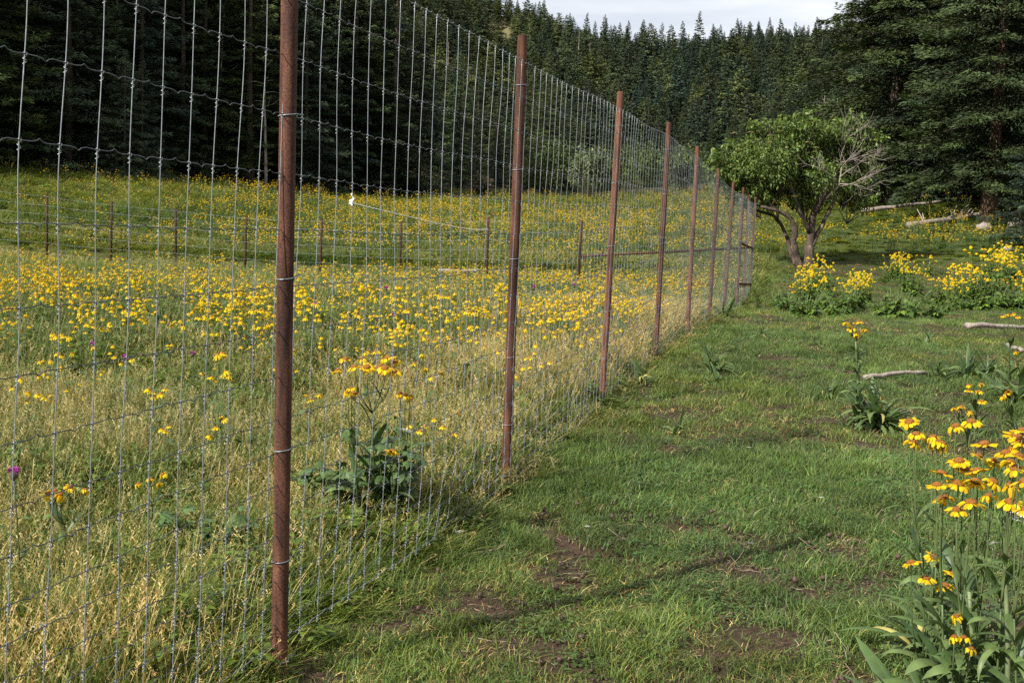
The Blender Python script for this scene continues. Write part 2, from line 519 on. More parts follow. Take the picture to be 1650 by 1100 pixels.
gx = axis([(-1500, -300, 100), (-300, -60, 12), (-60, -20, 2.0), (-20, -5, 0.4), (-5, 5, 0.09), (5, 20, 0.4), (20, 60, 2.0), (60, 300, 12), (300, 1500, 100)])
gy = axis([(-600, -40, 70), (-40, 1.5, 2.5), (1.5, 12, 0.09), (12, 40, 0.4), (40, 110, 1.5), (110, 560, 6), (560, 2400, 120)])
X, Y = np.meshgrid(gx, gy)
Z = ground(X, Y)
far_drop = smooth(Y, 600, 900) * 0
V = np.stack([X, Y, np.maximum(Z, -25)], -1).reshape(-1, 3)
nx, ny = len(gx), len(gy)
ii = (np.arange(ny - 1)[:, None] * nx + np.arange(nx - 1)[None, :]).ravel()
Q = np.stack([ii, ii + 1, ii + nx + 1, ii + nx], -1)
x, y = V[:, 0], V[:, 1]
lm = lawn_mask(x, y)[:, None]; bm_ = bare(x, y)[:, None]
lawn_c = np.array([0.055, 0.046, 0.028]) * (1 - bm_) + np.array([0.070, 0.046, 0.036]) * bm_
mead_near = np.array([0.13, 0.10, 0.05]); mead_far = np.array([0.052, 0.072, 0.022])
fm = smooth(y + 4 * (fbm(x / 5, y / 5, 8, 3) - 0.5), 8, 16)[:, None]
mead_c = mead_near * (1 - fm) + mead_far * fm
pm = path_mask(x, y)[:, None]
mead_c = mead_c * (1 - 0.7 * pm) + np.array([0.075, 0.07, 0.035]) * 0.7 * pm
c = lawn_c * lm + mead_c * (1 - lm)
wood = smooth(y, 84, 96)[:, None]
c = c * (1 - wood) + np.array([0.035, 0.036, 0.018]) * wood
ppx, ppy, pd = proj(V)
opening = (smooth(y, 240, 270) * smooth(-np.abs(ppx - 800), -40, -16) * smooth(fbm(x / 9, y / 9, 33, 3), 0.40, 0.50) * smooth(-np.abs(ppy - 48), -24, -8))[:, None]
c = c * (1 - opening) + np.array([0.15, 0.135, 0.075]) * opening
M_GROUND = ground_mat()
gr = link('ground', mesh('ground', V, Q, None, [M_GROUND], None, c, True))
tag(gr, 'meadow floor with trodden earth beside the fence, rising into wooded slopes', 'ground', kind='structure')


# ------------------------------------------------------------------ scatter of grass and the like (stuff)
def proto(name, me):
    return bpy.data.objects.new(name, me)


def scatter(name, label, cat, protos, P, rz, sc, idx, tint, tilt=0.12, parent_kind='stuff'):
    n = len(P)
    coll = bpy.data.collections.new(name + '_kinds')
    for i, o in enumerate(protos):
        o.name = '%s_kind_%s' % (name, 'abcdefghij'[i]); coll.objects.link(o)
    me = bpy.data.meshes.new(name)
    me.vertices.add(n); me.vertices.foreach_set('co', np.asarray(P, np.float32).ravel())
    a = me.attributes.new('rot', 'FLOAT_VECTOR', 'POINT')
    R = np.stack([rng.normal(0, tilt, n), rng.normal(0, tilt, n), rz], -1).astype(np.float32)
    a.data.foreach_set('vector', R.ravel())
    a = me.attributes.new('size', 'FLOAT_VECTOR', 'POINT'); a.data.foreach_set('vector', np.asarray(sc, np.float32).ravel())
    a = me.attributes.new('pick', 'INT', 'POINT'); a.data.foreach_set('value', np.asarray(idx, np.int32))
    a = me.attributes.new('tint', 'FLOAT_COLOR', 'POINT')
    cc = np.ones((n, 4), np.float32); cc[:, :3] = tint; a.data.foreach_set('color', cc.ravel())
    o = link(name, me)
    tag(o, label, cat, kind=parent_kind)
    g = bpy.data.node_groups.new(name + '_scatter', 'GeometryNodeTree')
    g.interface.new_socket('Geometry', in_out='INPUT', socket_type='NodeSocketGeometry')
    g.interface.new_socket('Geometry', in_out='OUTPUT', socket_type='NodeSocketGeometry')
    N, L = g.nodes.new, g.links.new
    gi, go = N('NodeGroupInput'), N('NodeGroupOutput')
    ci = N('GeometryNodeCollectionInfo'); ci.inputs['Collection'].default_value = coll
    ci.inputs['Separate Children'].default_value = True; ci.inputs['Reset Children'].default_value = True
    ip = N('GeometryNodeInstanceOnPoints'); ip.inputs['Pick Instance'].default_value = True
    def named(nm, ty):
        q = N('GeometryNodeInputNamedAttribute'); q.data_type = ty; q.inputs['Name'].default_value = nm
        return q.outputs['Attribute']
    er = N('FunctionNodeEulerToRotation'); L(named('rot', 'FLOAT_VECTOR'), er.inputs[0])
    L(gi.outputs[0], ip.inputs['Points']); L(ci.outputs[0], ip.inputs['Instance'])
    L(named('pick', 'INT'), ip.inputs['Instance Index']); L(er.outputs[0], ip.inputs['Rotation'])
    L(named('size', 'FLOAT_VECTOR'), ip.inputs['Scale']); L(ip.outputs[0], go.inputs[0])
    md = o.modifiers.new('scatter', 'NODES'); md.node_group = g
    return o


def frustum_pts(n, d0, d1, power=1.0, margin=0.7):
    """points on the ground inside the view and a little beside it; power < 1 favours the near"""
    u = rng.random(n)
    e = 1 + power
    d = (d0 ** e + u * (d1 ** e - d0 ** e)) ** (1 / e)
    w = 0.434 * d + margin
    x = (rng.random(n) * 2 - 1) * w
    return x, d


def blades(g, n, R, h0, h1, w, lean, C, k=4, tipw=0.15, curl=0.5, base_c=0.6):
    """n grass blades rooted within radius R"""
    a = rng.random(n) * 2 * np.pi; r = R * np.sqrt(rng.random(n))
    root = np.stack([r * np.cos(a), r * np.sin(a), np.full(n, -0.01)], -1)
    b = rng.random(n) * 2 * np.pi
    out = np.stack([np.cos(b), np.sin(b), np.zeros(n)], -1)
    h = h0 + (h1 - h0) * rng.random(n)
    le = lean * (0.3 + rng.random(n)); cu = curl * rng.random(n)
    t = np.linspace(0, 1, k)
    P = root[:, None, :] + out[:, None, :] * (h * le)[:, None, None] * (t ** 1.8)[None, :, None]
    P[:, :, 2] += h[:, None] * (t[None, :] - cu[:, None] * 0.55 * t[None, :] ** 3)
    sd = np.stack([-np.sin(b), np.cos(b), np.zeros(n)], -1)
    tw = rng.normal(0, 0.5, n)
    sd = sd * np.cos(tw)[:, None] + out * np.sin(tw)[:, None]
    prof = np.interp(t, [0, 0.3, 0.75, 1], [0.75, 1, 0.7, tipw])
    Wd = w * (0.7 + 0.6 * rng.random(n))[:, None] * prof[None, :] * 0.5
    C = np.asarray(C, float)
    cc = C[rng.integers(0, len(C), n)] * (0.75 + 0.5 * rng.random(n))[:, None]
    g.strips(P, Wd, sd, cc)
    return P[:, -1], out


GREENS = [(0.105, 0.160, 0.022), (0.080, 0.132, 0.022), (0.135, 0.180, 0.028), (0.062, 0.108, 0.022), (0.175, 0.195, 0.036)]
LAWN = [(0.082, 0.136, 0.032), (0.064, 0.114, 0.030), (0.105, 0.160, 0.036), (0.052, 0.098, 0.031), (0.14, 0.175, 0.048), (0.082, 0.136, 0.032), (0.26, 0.215, 0.13), (0.095, 0.14, 0.036)]
STRAW = [(0.42, 0.32, 0.135), (0.32, 0.265, 0.095), (0.48, 0.385, 0.18), (0.24, 0.225, 0.065), (0.38, 0.28, 0.12)]


def seedheads(g, n, R, h0, h1, C, size=0.05):
    a = rng.random(n) * 2 * np.pi; r = R * np.sqrt(rng.random(n)); b = rng.random(n) * 2 * np.pi
    root = np.stack([r * np.cos(a), r * np.sin(a), np.full(n, -0.01)], -1)
    out = np.stack([np.cos(b), np.sin(b), np.zeros(n)], -1)
    h = h0 + (h1 - h0) * rng.random(n); t = np.linspace(0, 1, 4)
    le = 0.08 + 0.28 * rng.random(n)
    P = root[:, None] + out[:, None] * (h * le)[:, None, None] * (t ** 2)[None, :, None]
    P[:, :, 2] += h[:, None] * t[None]
    C = np.asarray(C); cc = C[rng.integers(0, len(C), n)] * (0.8 + 0.4 * rng.random(n))[:, None]
    sd = np.stack([-np.sin(b), np.cos(b), np.zeros(n)], -1)
    g.strips(P, np.full((n, 4), 0.0011), sd, cc)
    tip = P[:, -1]; d = P[:, -1] - P[:, -2]; d /= np.linalg.norm(d, axis=1, keepdims=True)
    for k in range(7):                                         # spikelets up the head
        f = k / 6.0
        base = tip - d * (size * 1.6 * (1 - f))[..., None] if False else tip - d * (size * 1.6 * (1 - f))
        ang = rng.random(n) * 2 * np.pi
        s2 = np.stack([np.cos(ang), np.sin(ang), 0.9 + 0.5 * rng.random(n)], -1)
        s2 /= np.linalg.norm(s2, axis=1, keepdims=True)
        L = size * (0.30 + 0.35 * rng.random(n)) * (1.15 - 0.6 * f)
        q = np.stack([base, base + s2 * (L * 0.5)[:, None], base + s2 * L[:, None]], 1)
        side = np.cross(s2, np.array([0.3, 0.5, 0.2])); side /= np.linalg.norm(side, axis=1, keepdims=True)
        g.strips(q, np.tile(np.array([0.0008, 0.0028, 0.0004]), (n, 1)), side, cc * 1.1)


def lawn_kind(kind):
    g = Geo()
    if kind == 0:
        blades(g, 60, 0.13, 0.025, 0.085, 0.0042, 0.75, LAWN)
    elif kind == 1:
        blades(g, 46, 0.12, 0.02, 0.06, 0.004, 1.0, LAWN[:4] + [(0.26, 0.21, 0.13)])
    elif kind == 2:                                            # a dense dark tuft
        blades(g, 70, 0.10, 0.04, 0.11, 0.0045, 0.8, LAWN[:5])
    elif kind == 3:                                            # clover and other low leaves
        n = 46
        a = rng.random(n) * 6.28; r = 0.13 * np.sqrt(rng.random(n)); h = 0.008 + 0.03 * rng.random(n)
        c0 = np.stack([r * np.cos(a), r * np.sin(a), h], -1); b = rng.random(n) * 6.28
        for k in range(3):
            bb = b + k * 2.094; dr = np.stack([np.cos(bb), np.sin(bb), rng.normal(0.1, 0.25, n)], -1)
            L = 0.007 + 0.005 * rng.random(n)
            t = np.array([0, 0.5, 1.0])
            P = c0[:, None] + dr[:, None] * (L[:, None] * t[None])[..., None]
            sd = np.stack([-np.sin(bb), np.cos(bb), np.zeros(n)], -1)
            cc = np.array([0.06, 0.11, 0.03]) * (0.7 + 0.7 * rng.random(n))[:, None]
            g.strips(P, np.stack([L * 0.1, L * 0.5, L * 0.38], -1), sd, cc)
        blades(g, 18, 0.13, 0.02, 0.07, 0.0035, 0.8, LAWN)
    elif kind == 4:                                            # dry thatch lying flat
        blades(g, 40, 0.13, 0.015, 0.05, 0.0035, 2.2, STRAW[:3] + LAWN[:2], curl=1.2)
    return proto('lawn', g.mesh('lawn', [M_GRASS]))


def meadow_kind(kind):
    g = Geo()
    if kind == 0:      # dry
        blades(g, 50, 0.13, 0.12, 0.42, 0.0038, 0.45, STRAW[:4] + GREENS[:4])
        seedheads(g, 9, 0.13, 0.30, 0.56, STRAW, 0.05)
    elif kind == 1:    # mixed
        blades(g, 60, 0.13, 0.12, 0.42, 0.0048, 0.5, GREENS + STRAW[:1])
        seedheads(g, 4, 0.13, 0.32, 0.58, STRAW, 0.05)
    elif kind == 2:    # lush
        blades(g, 64, 0.13, 0.14, 0.46, 0.006, 0.55, GREENS)
        seedheads(g, 3, 0.13, 0.35, 0.6, [(0.2, 0.2, 0.08)], 0.05)
    elif kind == 3:    # leafy forbs
        n = 60
        a = rng.random(n) * 6.28; r = 0.07 * np.sqrt(rng.random(n)); z0 = 0.42 * rng.random(n)
        dr = np.stack([np.cos(a), np.sin(a), 0.25 + 0.5 * rng.random(n)], -1); L = 0.04 + 0.05 * rng.random(n)
        t = np.linspace(0, 1, 4)
        P = np.stack([r * np.cos(a), r * np.sin(a), z0], -1)[:, None] + dr[:, None] * (L[:, None] * t[None])[..., None]
        P[:, :, 2] -= L[:, None] * 0.6 * t[None] ** 2
        sd = np.stack([-np.sin(a), np.cos(a), np.zeros(n)], -1)
        cc = np.array(GREENS)[rng.integers(0, 4, n)] * (0.7 + 0.5 * rng.random(n))[:, None]
        g.strips(P, L[:, None] * np.array([0.05, 0.2, 0.16, 0.01])[None], sd, cc)
        blades(g, 24, 0.13, 0.1, 0.34, 0.005, 0.5, GREENS)
    return proto('meadow', g.mesh('meadow', [M_GRASS]))


# lawn
xs, ds = [], []
for n, a, b in ((15500, 2.4, 8.5), (14500, 8.5, 18), (14000, 18, 41)):
    px_, d_ = frustum_pts(n, a, b, margin=2.0)
    xs.append(px_); ds.append(d_)
x = np.concatenate(xs); y = np.concatenate(ds)
lm = lawn_mask(x, y); br = bare(x, y)
keep = (lm > 0.3) & (rng.random(len(x)) > br * 0.70)
x, y = x[keep], y[keep]; lm = lm[keep]; br = br[keep]
n = len(x)
q = fq(x, y)
tuft = fbm(x / 0.8, y / 0.8, 61, 3)
dry = smooth(fbm(x / 1.6 + 9, y / 1.6, 71, 3), 0.52, 0.66)
r = rng.random(n)
idx = np.where(r < 0.34, 0, np.where(r < 0.66, 1, np.where(r < 0.88, 3, 4)))
idx = np.where((tuft > 0.63) & (rng.random(n) < 0.5), 2, idx)
idx = np.where((q < 0.6) & (rng.random(n) < 0.35), 2, idx)
lowf = fbm(x / 0.45, y / 0.55, 83, 3)
idx = np.where((dry > 0.5) & (rng.random(n) < 0.25), 4, idx)
s = np.clip(0.85 + (y - 5) * 0.035, 0.8, 1.9) * (0.7 + 0.6 * rng.random(n))
hz = np.clip(s, 0.6, 1.25) * (0.60 + 0.5 * fbm(x / 0.9, y / 0.9, 77, 2)) * (1 - 0.45 * br)
hz = hz * (1 + 0.15 * (1 - smooth(q, 0.2, 0.7)))
tint = (0.78 + 0.45 * rng.random(n))[:, None] * np.array([1, 1, 1]) * (1 - dry[:, None]) + dry[:, None] * np.array([1.2, 1.08, 0.95]) * (0.8 + 0.4 * rng.random(n))[:, None]
lawn_kinds = [lawn_kind(k) for k in range(5)]
tint = tint * (0.58 + 0.98 * lowf)[:, None]
scatter('lawn_grass', 'short trodden green grass on the open side of the fence', 'grass', lawn_kinds,
        np.stack([x, y, ground(x, y)], -1), rng.random(n) * 6.28, np.stack([s, s, hz], -1), idx, tint)

# crumbs of soil and dead stalks on the trodden earth
def crumb_kind(kind):
    g = Geo()
    if kind < 2:
        for _ in range(7):
            c0 = np.array([rng.normal(0, 0.04), rng.normal(0, 0.04), 0.0]); r0 = rng.uniform(0.004, 0.013)
            d = rng.normal(0, 1, (8, 3)); d /= np.linalg.norm(d, axis=1, keepdims=True)
            cube = np.array([(-1, -1, -1), (1, -1, -1), (1, 1, -1), (-1, 1, -1), (-1, -1, 1), (1, -1, 1), (1, 1, 1), (-1, 1, 1)]) * 0.55 + d * 0.35
            g.add(c0 + cube * r0, [(0, 3, 2, 1), (4, 5, 6, 7), (0, 1, 5, 4), (1, 2, 6, 5), (2, 3, 7, 6), (3, 0, 4, 7)], None, np.array([0.085, 0.058, 0.044]) * rng.uniform(0.6, 1.5))
    else:
        for _ in range(4):
            a = rng.random() * 6.28; L = rng.uniform(0.03, 0.10); c0 = np.array([rng.normal(0, 0.04), rng.normal(0, 0.04), 0.006])
            dv = np.array([math.cos(a), math.sin(a), rng.normal(0, 0.12)]) * L
            g.tube([c0 - dv / 2, c0 + rng.normal(0, 0.004, 3), c0 + dv / 2], 0.0014, 4, np.array([0.30, 0.24, 0.16]) * rng.uniform(0.6, 1.2))
    return proto('crumb', g.mesh('crumb', [M_GRASS]))


px_, d_ = frustum_pts(16000, 2.7, 16)
br = bare(px_, d_); keep = (lawn_mask(px_, d_) > 0.5) & (rng.random(len(px_)) < 0.06 + br)
x, y = px_[keep], d_[keep]; n = len(x)
s = (0.7 + 0.6 * rng.random(n))
scatter('soil_crumbs', 'crumbs of brown soil and bits of dead stalk on the trodden ground', 'soil', [crumb_kind(k) for k in range(3)],
        np.stack([x, y, ground(x, y)], -1), rng.random(n) * 6.28, np.stack([s, s, s], -1), rng.integers(0, 3, n), np.ones((n, 3)), 0.3)

# meadow
xs, ds = [], []
for n, a, b in ((12500, 2.2, 9), (17500, 9, 20), (17000, 20, 40), (17000, 40, 92)):
    px_, d_ = frustum_pts(n, a, b, margin=2.0)
    xs.append(px_); ds.append(d_)
x = np.concatenate(xs); y = np.concatenate(ds)
lm = lawn_mask(x, y); pm = path_mask(x, y)
q = fq(x, y)
keep = (lm < 0.35) & (rng.random(len(x)) > 0.8 * pm)
x, y, q, pm = x[keep], y[keep], q[keep], pm[keep]
n = len(x)
patch = fbm(x / 1.3, y / 1.3, 91, 3)
dryness = (1 - smooth(y + 5 * (patch - 0.5), 8.5, 13)) * 0.92
strip_dry = (1 - smooth(np.abs(q + 1.0), 0.6, 1.7)) * smooth(y, 7, 10) * (1 - smooth(y, 19, 26))
dryness = np.maximum(dryness * smooth(patch, 0.30, 0.56), 1.2 * strip_dry)
r = rng.random(n)
idx = np.where(r < dryness * 0.50, 0, np.where(r < dryness * 0.50 + 0.25, 1, np.where(rng.random(n) < np.where(y < 9, 0.85, 0.6), 2, 3)))
s = np.clip(0.85 + (y - 4) * 0.03, 0.8, 3.2) * (0.75 + 0.5 * rng.random(n))
hz = np.clip(0.75 + (y - 5) * 0.006, 0.7, 1.1) * (0.55 + 0.75 * fbm(x / 1.7, y / 1.7, 97, 2)) * (0.8 + 0.4 * rng.random(n))
hz = hz * (1 - 0.55 * pm) * (1 - 0.72 * (1 - smooth(-q, -0.05, 0.30))) * (1 - 0.25 * smooth(y, 28, 40))
big = fbm(x / 6, y / 9, 101, 3)
tint = (0.8 + 0.4 * rng.random(n))[:, None] * (1 + (big[:, None] - 0.5) * np.array([1.2, 0.7, 0.3]))
tint = tint * (1 - 0.04 * smooth(y, 28, 45))[:, None]
meadow_kinds = [meadow_kind(k) for k in range(4)]
scatter('meadow_grass', 'tall mixed dry and green meadow grass behind the wire fence', 'grass', meadow_kinds,
        np.stack([x, y, ground(x, y)], -1), rng.random(n) * 6.28, np.stack([s, s, hz], -1), idx, tint, 0.09)


# ------------------------------------------------------------------ wire fence
fence = thing('wire_fence', 'tall woven wire fence on rusty steel pipe posts running away up the meadow', 'fence', (0, 0, 0))
TIES = (2.43, 1.94, 1.40, 0.80, 0.40, 0.06)
PALE = {2, 4}
for i in range(len(POSTS)):
    b, t = PB[i], PT[i]
    ax = (t - b) / np.linalg.norm(t - b)
    g = Geo()
    L_ = np.linalg.norm(t - b)
    R0 = 0.030
    pts = [b - ax * 0.15 + ax * v for v in np.linspace(0, L_ + 0.15, 14)]
    g.tube(pts, R0, 20, cap=False)
    g.tube([t, t + ax * 0.0001, t - ax * 0.0001, t - ax * 0.12], [R0, R0 * 0.985, R0 * 0.86, R0 * 0.86], 20, cap=False)   # open pipe mouth
    me = g.mesh('post', [M_RUSTL if i in PALE else M_RUST], True)
    me.transform(Matrix.Translation(Vector(-b)))
    po = link('post', me, fence); po.location = b
    if i in PALE: po['label'] = 'rusty post with flaking ochre rust towards its top'
    for hgt in (TIES if i < 8 else TIES[::2]):
        hgt = hgt * (ZT[3 + i] - ZB[3 + i]) / 2.73 + rng.normal(0, 0.01)
        c0 = ax * hgt
        g = Geo()
        th = np.linspace(0, 2 * np.pi * 1.15, 22); ph = rng.random() * 0.6 + 0.1
        tl = rng.normal(0, 0.006)
        ring = [c0 + (R0 + 0.003) * (np.cos(u) * np.array([FN[0], FN[1], 0]) + np.sin(u) * np.array([FD[0], FD[1], 0])) + np.array([0, 0, 0.004 * np.sin(u + ph) + 0.0012 * u + tl]) for u in th]
        dv = np.array([FN[0] * 0.012 + FD[0] * 0.035, FN[1] * 0.012 + FD[1] * 0.035, rng.normal(0, 0.005)])
        ring += [ring[-1] + dv * 0.4, ring[-1] + dv]
        g.tube(ring, 0.0021, 5)
        link('wire_tie', g.mesh('wire_tie', [M_ZINC], True), po)

ROWS = np.array([2.55, 2.345, 2.14, 1.935, 1.73, 1.535, 1.335, 1.175, 1.015, 0.86, 0.74, 0.62, 0.525, 0.43, 0.345, 0.26, 0.18, 0.10, 0.03])
off_q = 0.036
SV = -1.623 - 0.1524 * 9 + 0.1524 * np.arange(0, 9 + 186)
SV = SV[SV < 26.45]
SV = SV + rng.normal(0, 0.004, len(SV))


ZBM = np.where(ZS < 0.5, 0.0, ZB + 0.02)
ZTM = np.where(ZS < 0.5, 2.55, ZT - 0.16)


def mesh_pt(s, r, jit=True):
    """point of the woven wire at distance s along the fence and row height r"""
    s = np.asarray(s, float); r = np.asarray(r, float)
    zb = np.interp(s, ZS, ZBM); zt = np.interp(s, ZS, ZTM)
    span = s * 0 + np.interp(s, PS, np.arange(len(PS)))
    sag = np.sin((span % 1) * np.pi)
    z = zb + r * (zt - zb) / 2.55 - 0.012 * sag * (r / 2.5) + 0.016 * (vnoise(s * 1.3, r * 1.1, 7) - 0.5)
    ds_ = 0.05 * smooth(s, -0.6, 0.6) * (vnoise(s * 0.55 + 3, r * 1.1, 31) - 0.5) + 0.03 * (vnoise(s * 2.0, r * 2.4, 37) - 0.5)
    dq = 0.05 * (vnoise(s * 0.8, r * 0.9, 43) - 0.5) * sag + 0.02 * (vnoise(s * 3, r * 3, 47) - 0.5) * sag
    ds_ = ds_ + (0.045 * (1 - smooth(s, 1.5, 4.0)) + 0.006) * (r - 1.7)
    lowkink = np.exp(-((s - 1.9) / 0.35) ** 2) * smooth(-r, -0.85, -0.35)
    ds_ = ds_ + lowkink * 0.10 * (vnoise(s * 9, r * 7, 53) - 0.5); dq = dq + lowkink * 0.06 * (vnoise(s * 8, r * 8, 59) - 0.5)
    lean = np.interp(s, PS, PT[:, 0] - PB[:, 0]) / 2.7
    w0 = smooth(s, -0.5, 1.5)
    xx = FX + FD[0] * (s + ds_) + FN[0] * (off_q * w0 + dq) + lean * (r - 1.746 * (1 - w0)) + w0 * np.interp(s, PS, PB[:, 0] - (FX + FD[0] * PS))
    yy = FY + FD[1] * (s + ds_) + FN[1] * (off_q * w0 + dq)
    return np.stack(np.broadcast_arrays(xx, yy, z), -1)


KN = mesh_pt(SV[:, None], ROWS[None, :])                        # knots
for i, s in enumerate(SV):
    near = s < 7
    k = 3 if near else 1
    rr = np.concatenate([np.linspace(ROWS[j], ROWS[j + 1], k, endpoint=False) for j in range(len(ROWS) - 1)] + [[ROWS[-1] - 0.02]])
    wob = 0.012 * (vnoise(rr * 2.2, rr * 0 + i * 3.1, 67) - 0.5)
    pts = mesh_pt(s, rr) + wob[:, None] * np.array([FD[0], FD[1], 0])
    if near:
        hook = pts[0] + np.array([FD[0] * 0.012, FD[1] * 0.012, 0.012])
        pts = np.concatenate([[hook + np.array([FD[0] * 0.012, FD[1] * 0.012, -0.012])], [hook], pts])
    g = Geo()
    g.tube(pts, 0.0014 if near else 0.00115, 6 if near else 4, cap=False)
    # the knot: a wrap of wire round the crossing
    for j in range(len(ROWS)):
        kpt = mesh_pt(s, ROWS[j]) + np.interp(ROWS[j], rr[::-1], wob[::-1]) * np.array([FD[0], FD[1], 0])
        if near:
            th = np.linspace(0, 2 * np.pi * 1.6, 9)
            u = np.array([FD[0], FD[1], 0]); w = np.array([FN[0], FN[1], 0]); zz = np.array([0, 0, 1.0])
            c1 = [kpt + 0.0045 * (np.cos(q_) * w + np.sin(q_) * u) + zz * (-0.002 - 0.0022 * q_) for q_ in th]
            g.tube(c1, 0.0014, 4)
            c2 = [kpt + 0.0042 * (np.cos(q_) * w + np.sin(q_) * zz) + u * (-0.005 + 0.0013 * q_) for q_ in th[:7]]
            g.tube(c2, 0.0014, 4)
        else:
            g.tube([kpt + np.array([0, 0, 0.006]), kpt, kpt - np.array([0, 0, 0.014])], [0.0015, 0.0034, 0.002], 4)
    link('vertical_wire', g.mesh('vertical_wire', [M_ZINC], True), fence)

for j in range(len(ROWS)):
    pts = []
    for i in range(len(SV) - 1):
        a, b = SV[i], SV[i + 1]
        pts.append(mesh_pt(a, ROWS[j]))
        if a < 14:
            sgn = 1 if (i + j) % 2 else -1
            for f, dz in ((0.30, 0.000), (0.44, 0.003), (0.52, 0.0085), (0.60, 0.001), (0.72, -0.002)):
                p = mesh_pt(a + (b - a) * f, ROWS[j]); p[2] += dz * sgn; pts.append(p)
        else:
            p = mesh_pt(a + (b - a) * 0.5, ROWS[j]); p[2] += 0.004 * (1 if i % 2 else -1); pts.append(p)
    g = Geo(); g.tube(pts, 0.0016, 5, cap=False)
    link('horizontal_wire', g.mesh('horizontal_wire', [M_ZINC if j in (0, len(ROWS) - 1) else M_ZINCD], True), fence)

# brace rails between the last posts
for ya, yb, pa, pb in ((392, 400, 7, 9), (457, 458, 7, 9)):
    a = at_y(1194 if ya < 420 else 1190, ya, PB[pa][1]); b = at_y(1213 if ya < 420 else 1210, yb, PB[pb][1])
    g = Geo(); g.tube([a, (a + b) / 2, b], 0.03, 12)
    link('brace_rail', g.mesh('brace_rail', [M_RUST], True), fence)

# ------------------------------------------------------------------ low back fence with its pipe rails
low = thing('field_fence', 'low field fence of thin rusty posts and strands crossing the meadow behind the tall fence', 'fence')
LP = [(76, 312), (180, 325), (283, 335), (397, 347), (519, 352), (647, 357), (787, 350), (937, 355)]
tops, bots = [], []
lx = [-14.1, -16.2]
for k, (u, v) in enumerate([(-130, 286), (-27, 299)] + LP):
    dep = np.interp(u, [-130, 937], [31.8, 26.7])
    t = at_d(u, v, dep); zb = float(ground(t[0], t[1]))
    b = np.array([t[0] + rng.normal(0, 0.02), t[1], zb - 0.15])
    tops.append(t); bots.append(b)
    g = Geo(); g.tube([b, (b + t) / 2, t], 0.030 if k != 9 else 0.034, 10)
    me = g.mesh('post', [M_RUSTD], True); me.transform(Matrix.Translation(Vector(-b)))
    o = link('post', me, low); o.location = b
corner_t, corner_b = PT[-1].copy(), PB[-1].copy()
for j in range(8):
    f = 0.06 + 0.90 * (j / 7.0) ** 0.9
    pts = [bots[k] * (1 - f) + tops[k] * f + np.array([0, -0.03, 0.08 * (1 - f)]) for k in range(len(tops))]
    pp = []
    for a, b in zip(pts[:-1], pts[1:]):
        for u in (0, 0.25, 0.5, 0.75):
            p = a * (1 - u) + b * u; p[2] -= 0.02 * math.sin(u * math.pi); pp.append(p)
    pp.append(pts[-1])
    cpt = corner_b * (1 - f * 0.66) + corner_t * f * 0.66
    pp.append((pts[-1] + cpt) / 2 + np.array([0, 0, -0.02])); pp.append(cpt)
    g = Geo(); g.tube(pp, 0.0017, 4, cap=False)
    link('strand', g.mesh('strand', [M_ZINC], True), low)
for (ua, va), fb in (((938, 413), 0.50), ((934, 463), 0.22)):
    a = at_y(ua, va, tops[-1][1]); b = at_y(1206, 399 if fb > 0.4 else 457, PB[-1][1])
    g = Geo(); g.tube([a, (a + b) / 2, b], 0.028, 10)
    link('pipe_rail', g.mesh('pipe_rail', [M_RUST], True), low)

# string with a white ribbon, tied from the tall fence to the low one
a = at_d(567, 327, 5.05); s_r = float(fs(a[0], a[1])); 
v = ray(567, 327); tt = np.linspace(3, 9, 600); pp = np.array([0, 0, CAMH]) + v[None] * tt[:, None]
a = pp[int(np.argmin(np.abs(fq(pp[:, 0], pp[:, 1]) - off_q + 0.01)))]
b = tops[8] * 0.86 + bots[8] * 0.14
g = Geo()
g.tube([a * (1 - u) + b * u + np.array([0, 0, -0.05 * math.sin(u * math.pi)]) for u in np.linspace(0, 1, 14)], [0.0011 + 0.0050 * u for u in np.linspace(0, 1, 14)], 4)
tag(link('tether_string', g.mesh('tether_string', [M_WHITE], True)), 'thin pale string stretched from the tall fence mesh to a low rusty post', 'string')
g = Geo()
n_ = 10; t = np.linspace(0, 1, n_)
for sgn, L_ in ((1, 0.038), (-1, 0.028), (1, 0.02)):
    c0 = a + np.array([0.0, -0.006, 0.008])
    P = np.stack([c0[0] + 0.006 * np.sin(t * 7 + sgn) - 0.004 * sgn * t, c0[1] - 0.004 * t, c0[2] + (0.02 if sgn > 0 else 0.026) * t - L_ * t ** 1.3 * (1 if sgn > 0 else -0.15)], -1)
    g.strips(P[None], np.full((1, n_), 0.005) * (1 - 0.5 * t)[None], np.array([[0.8, 0.1, 0.5 * sgn]]), (1, 1, 1))
g.tube([a + np.array([-0.006, 0, 0]), a + np.array([0, -0.006, 0.002]), a + np.array([0.006, 0, 0])], 0.004, 6)
tag(link('ribbon', g.mesh('ribbon', [M_WHITE])), 'small white ribbon knotted on the fence mesh where the string starts', 'ribbon')


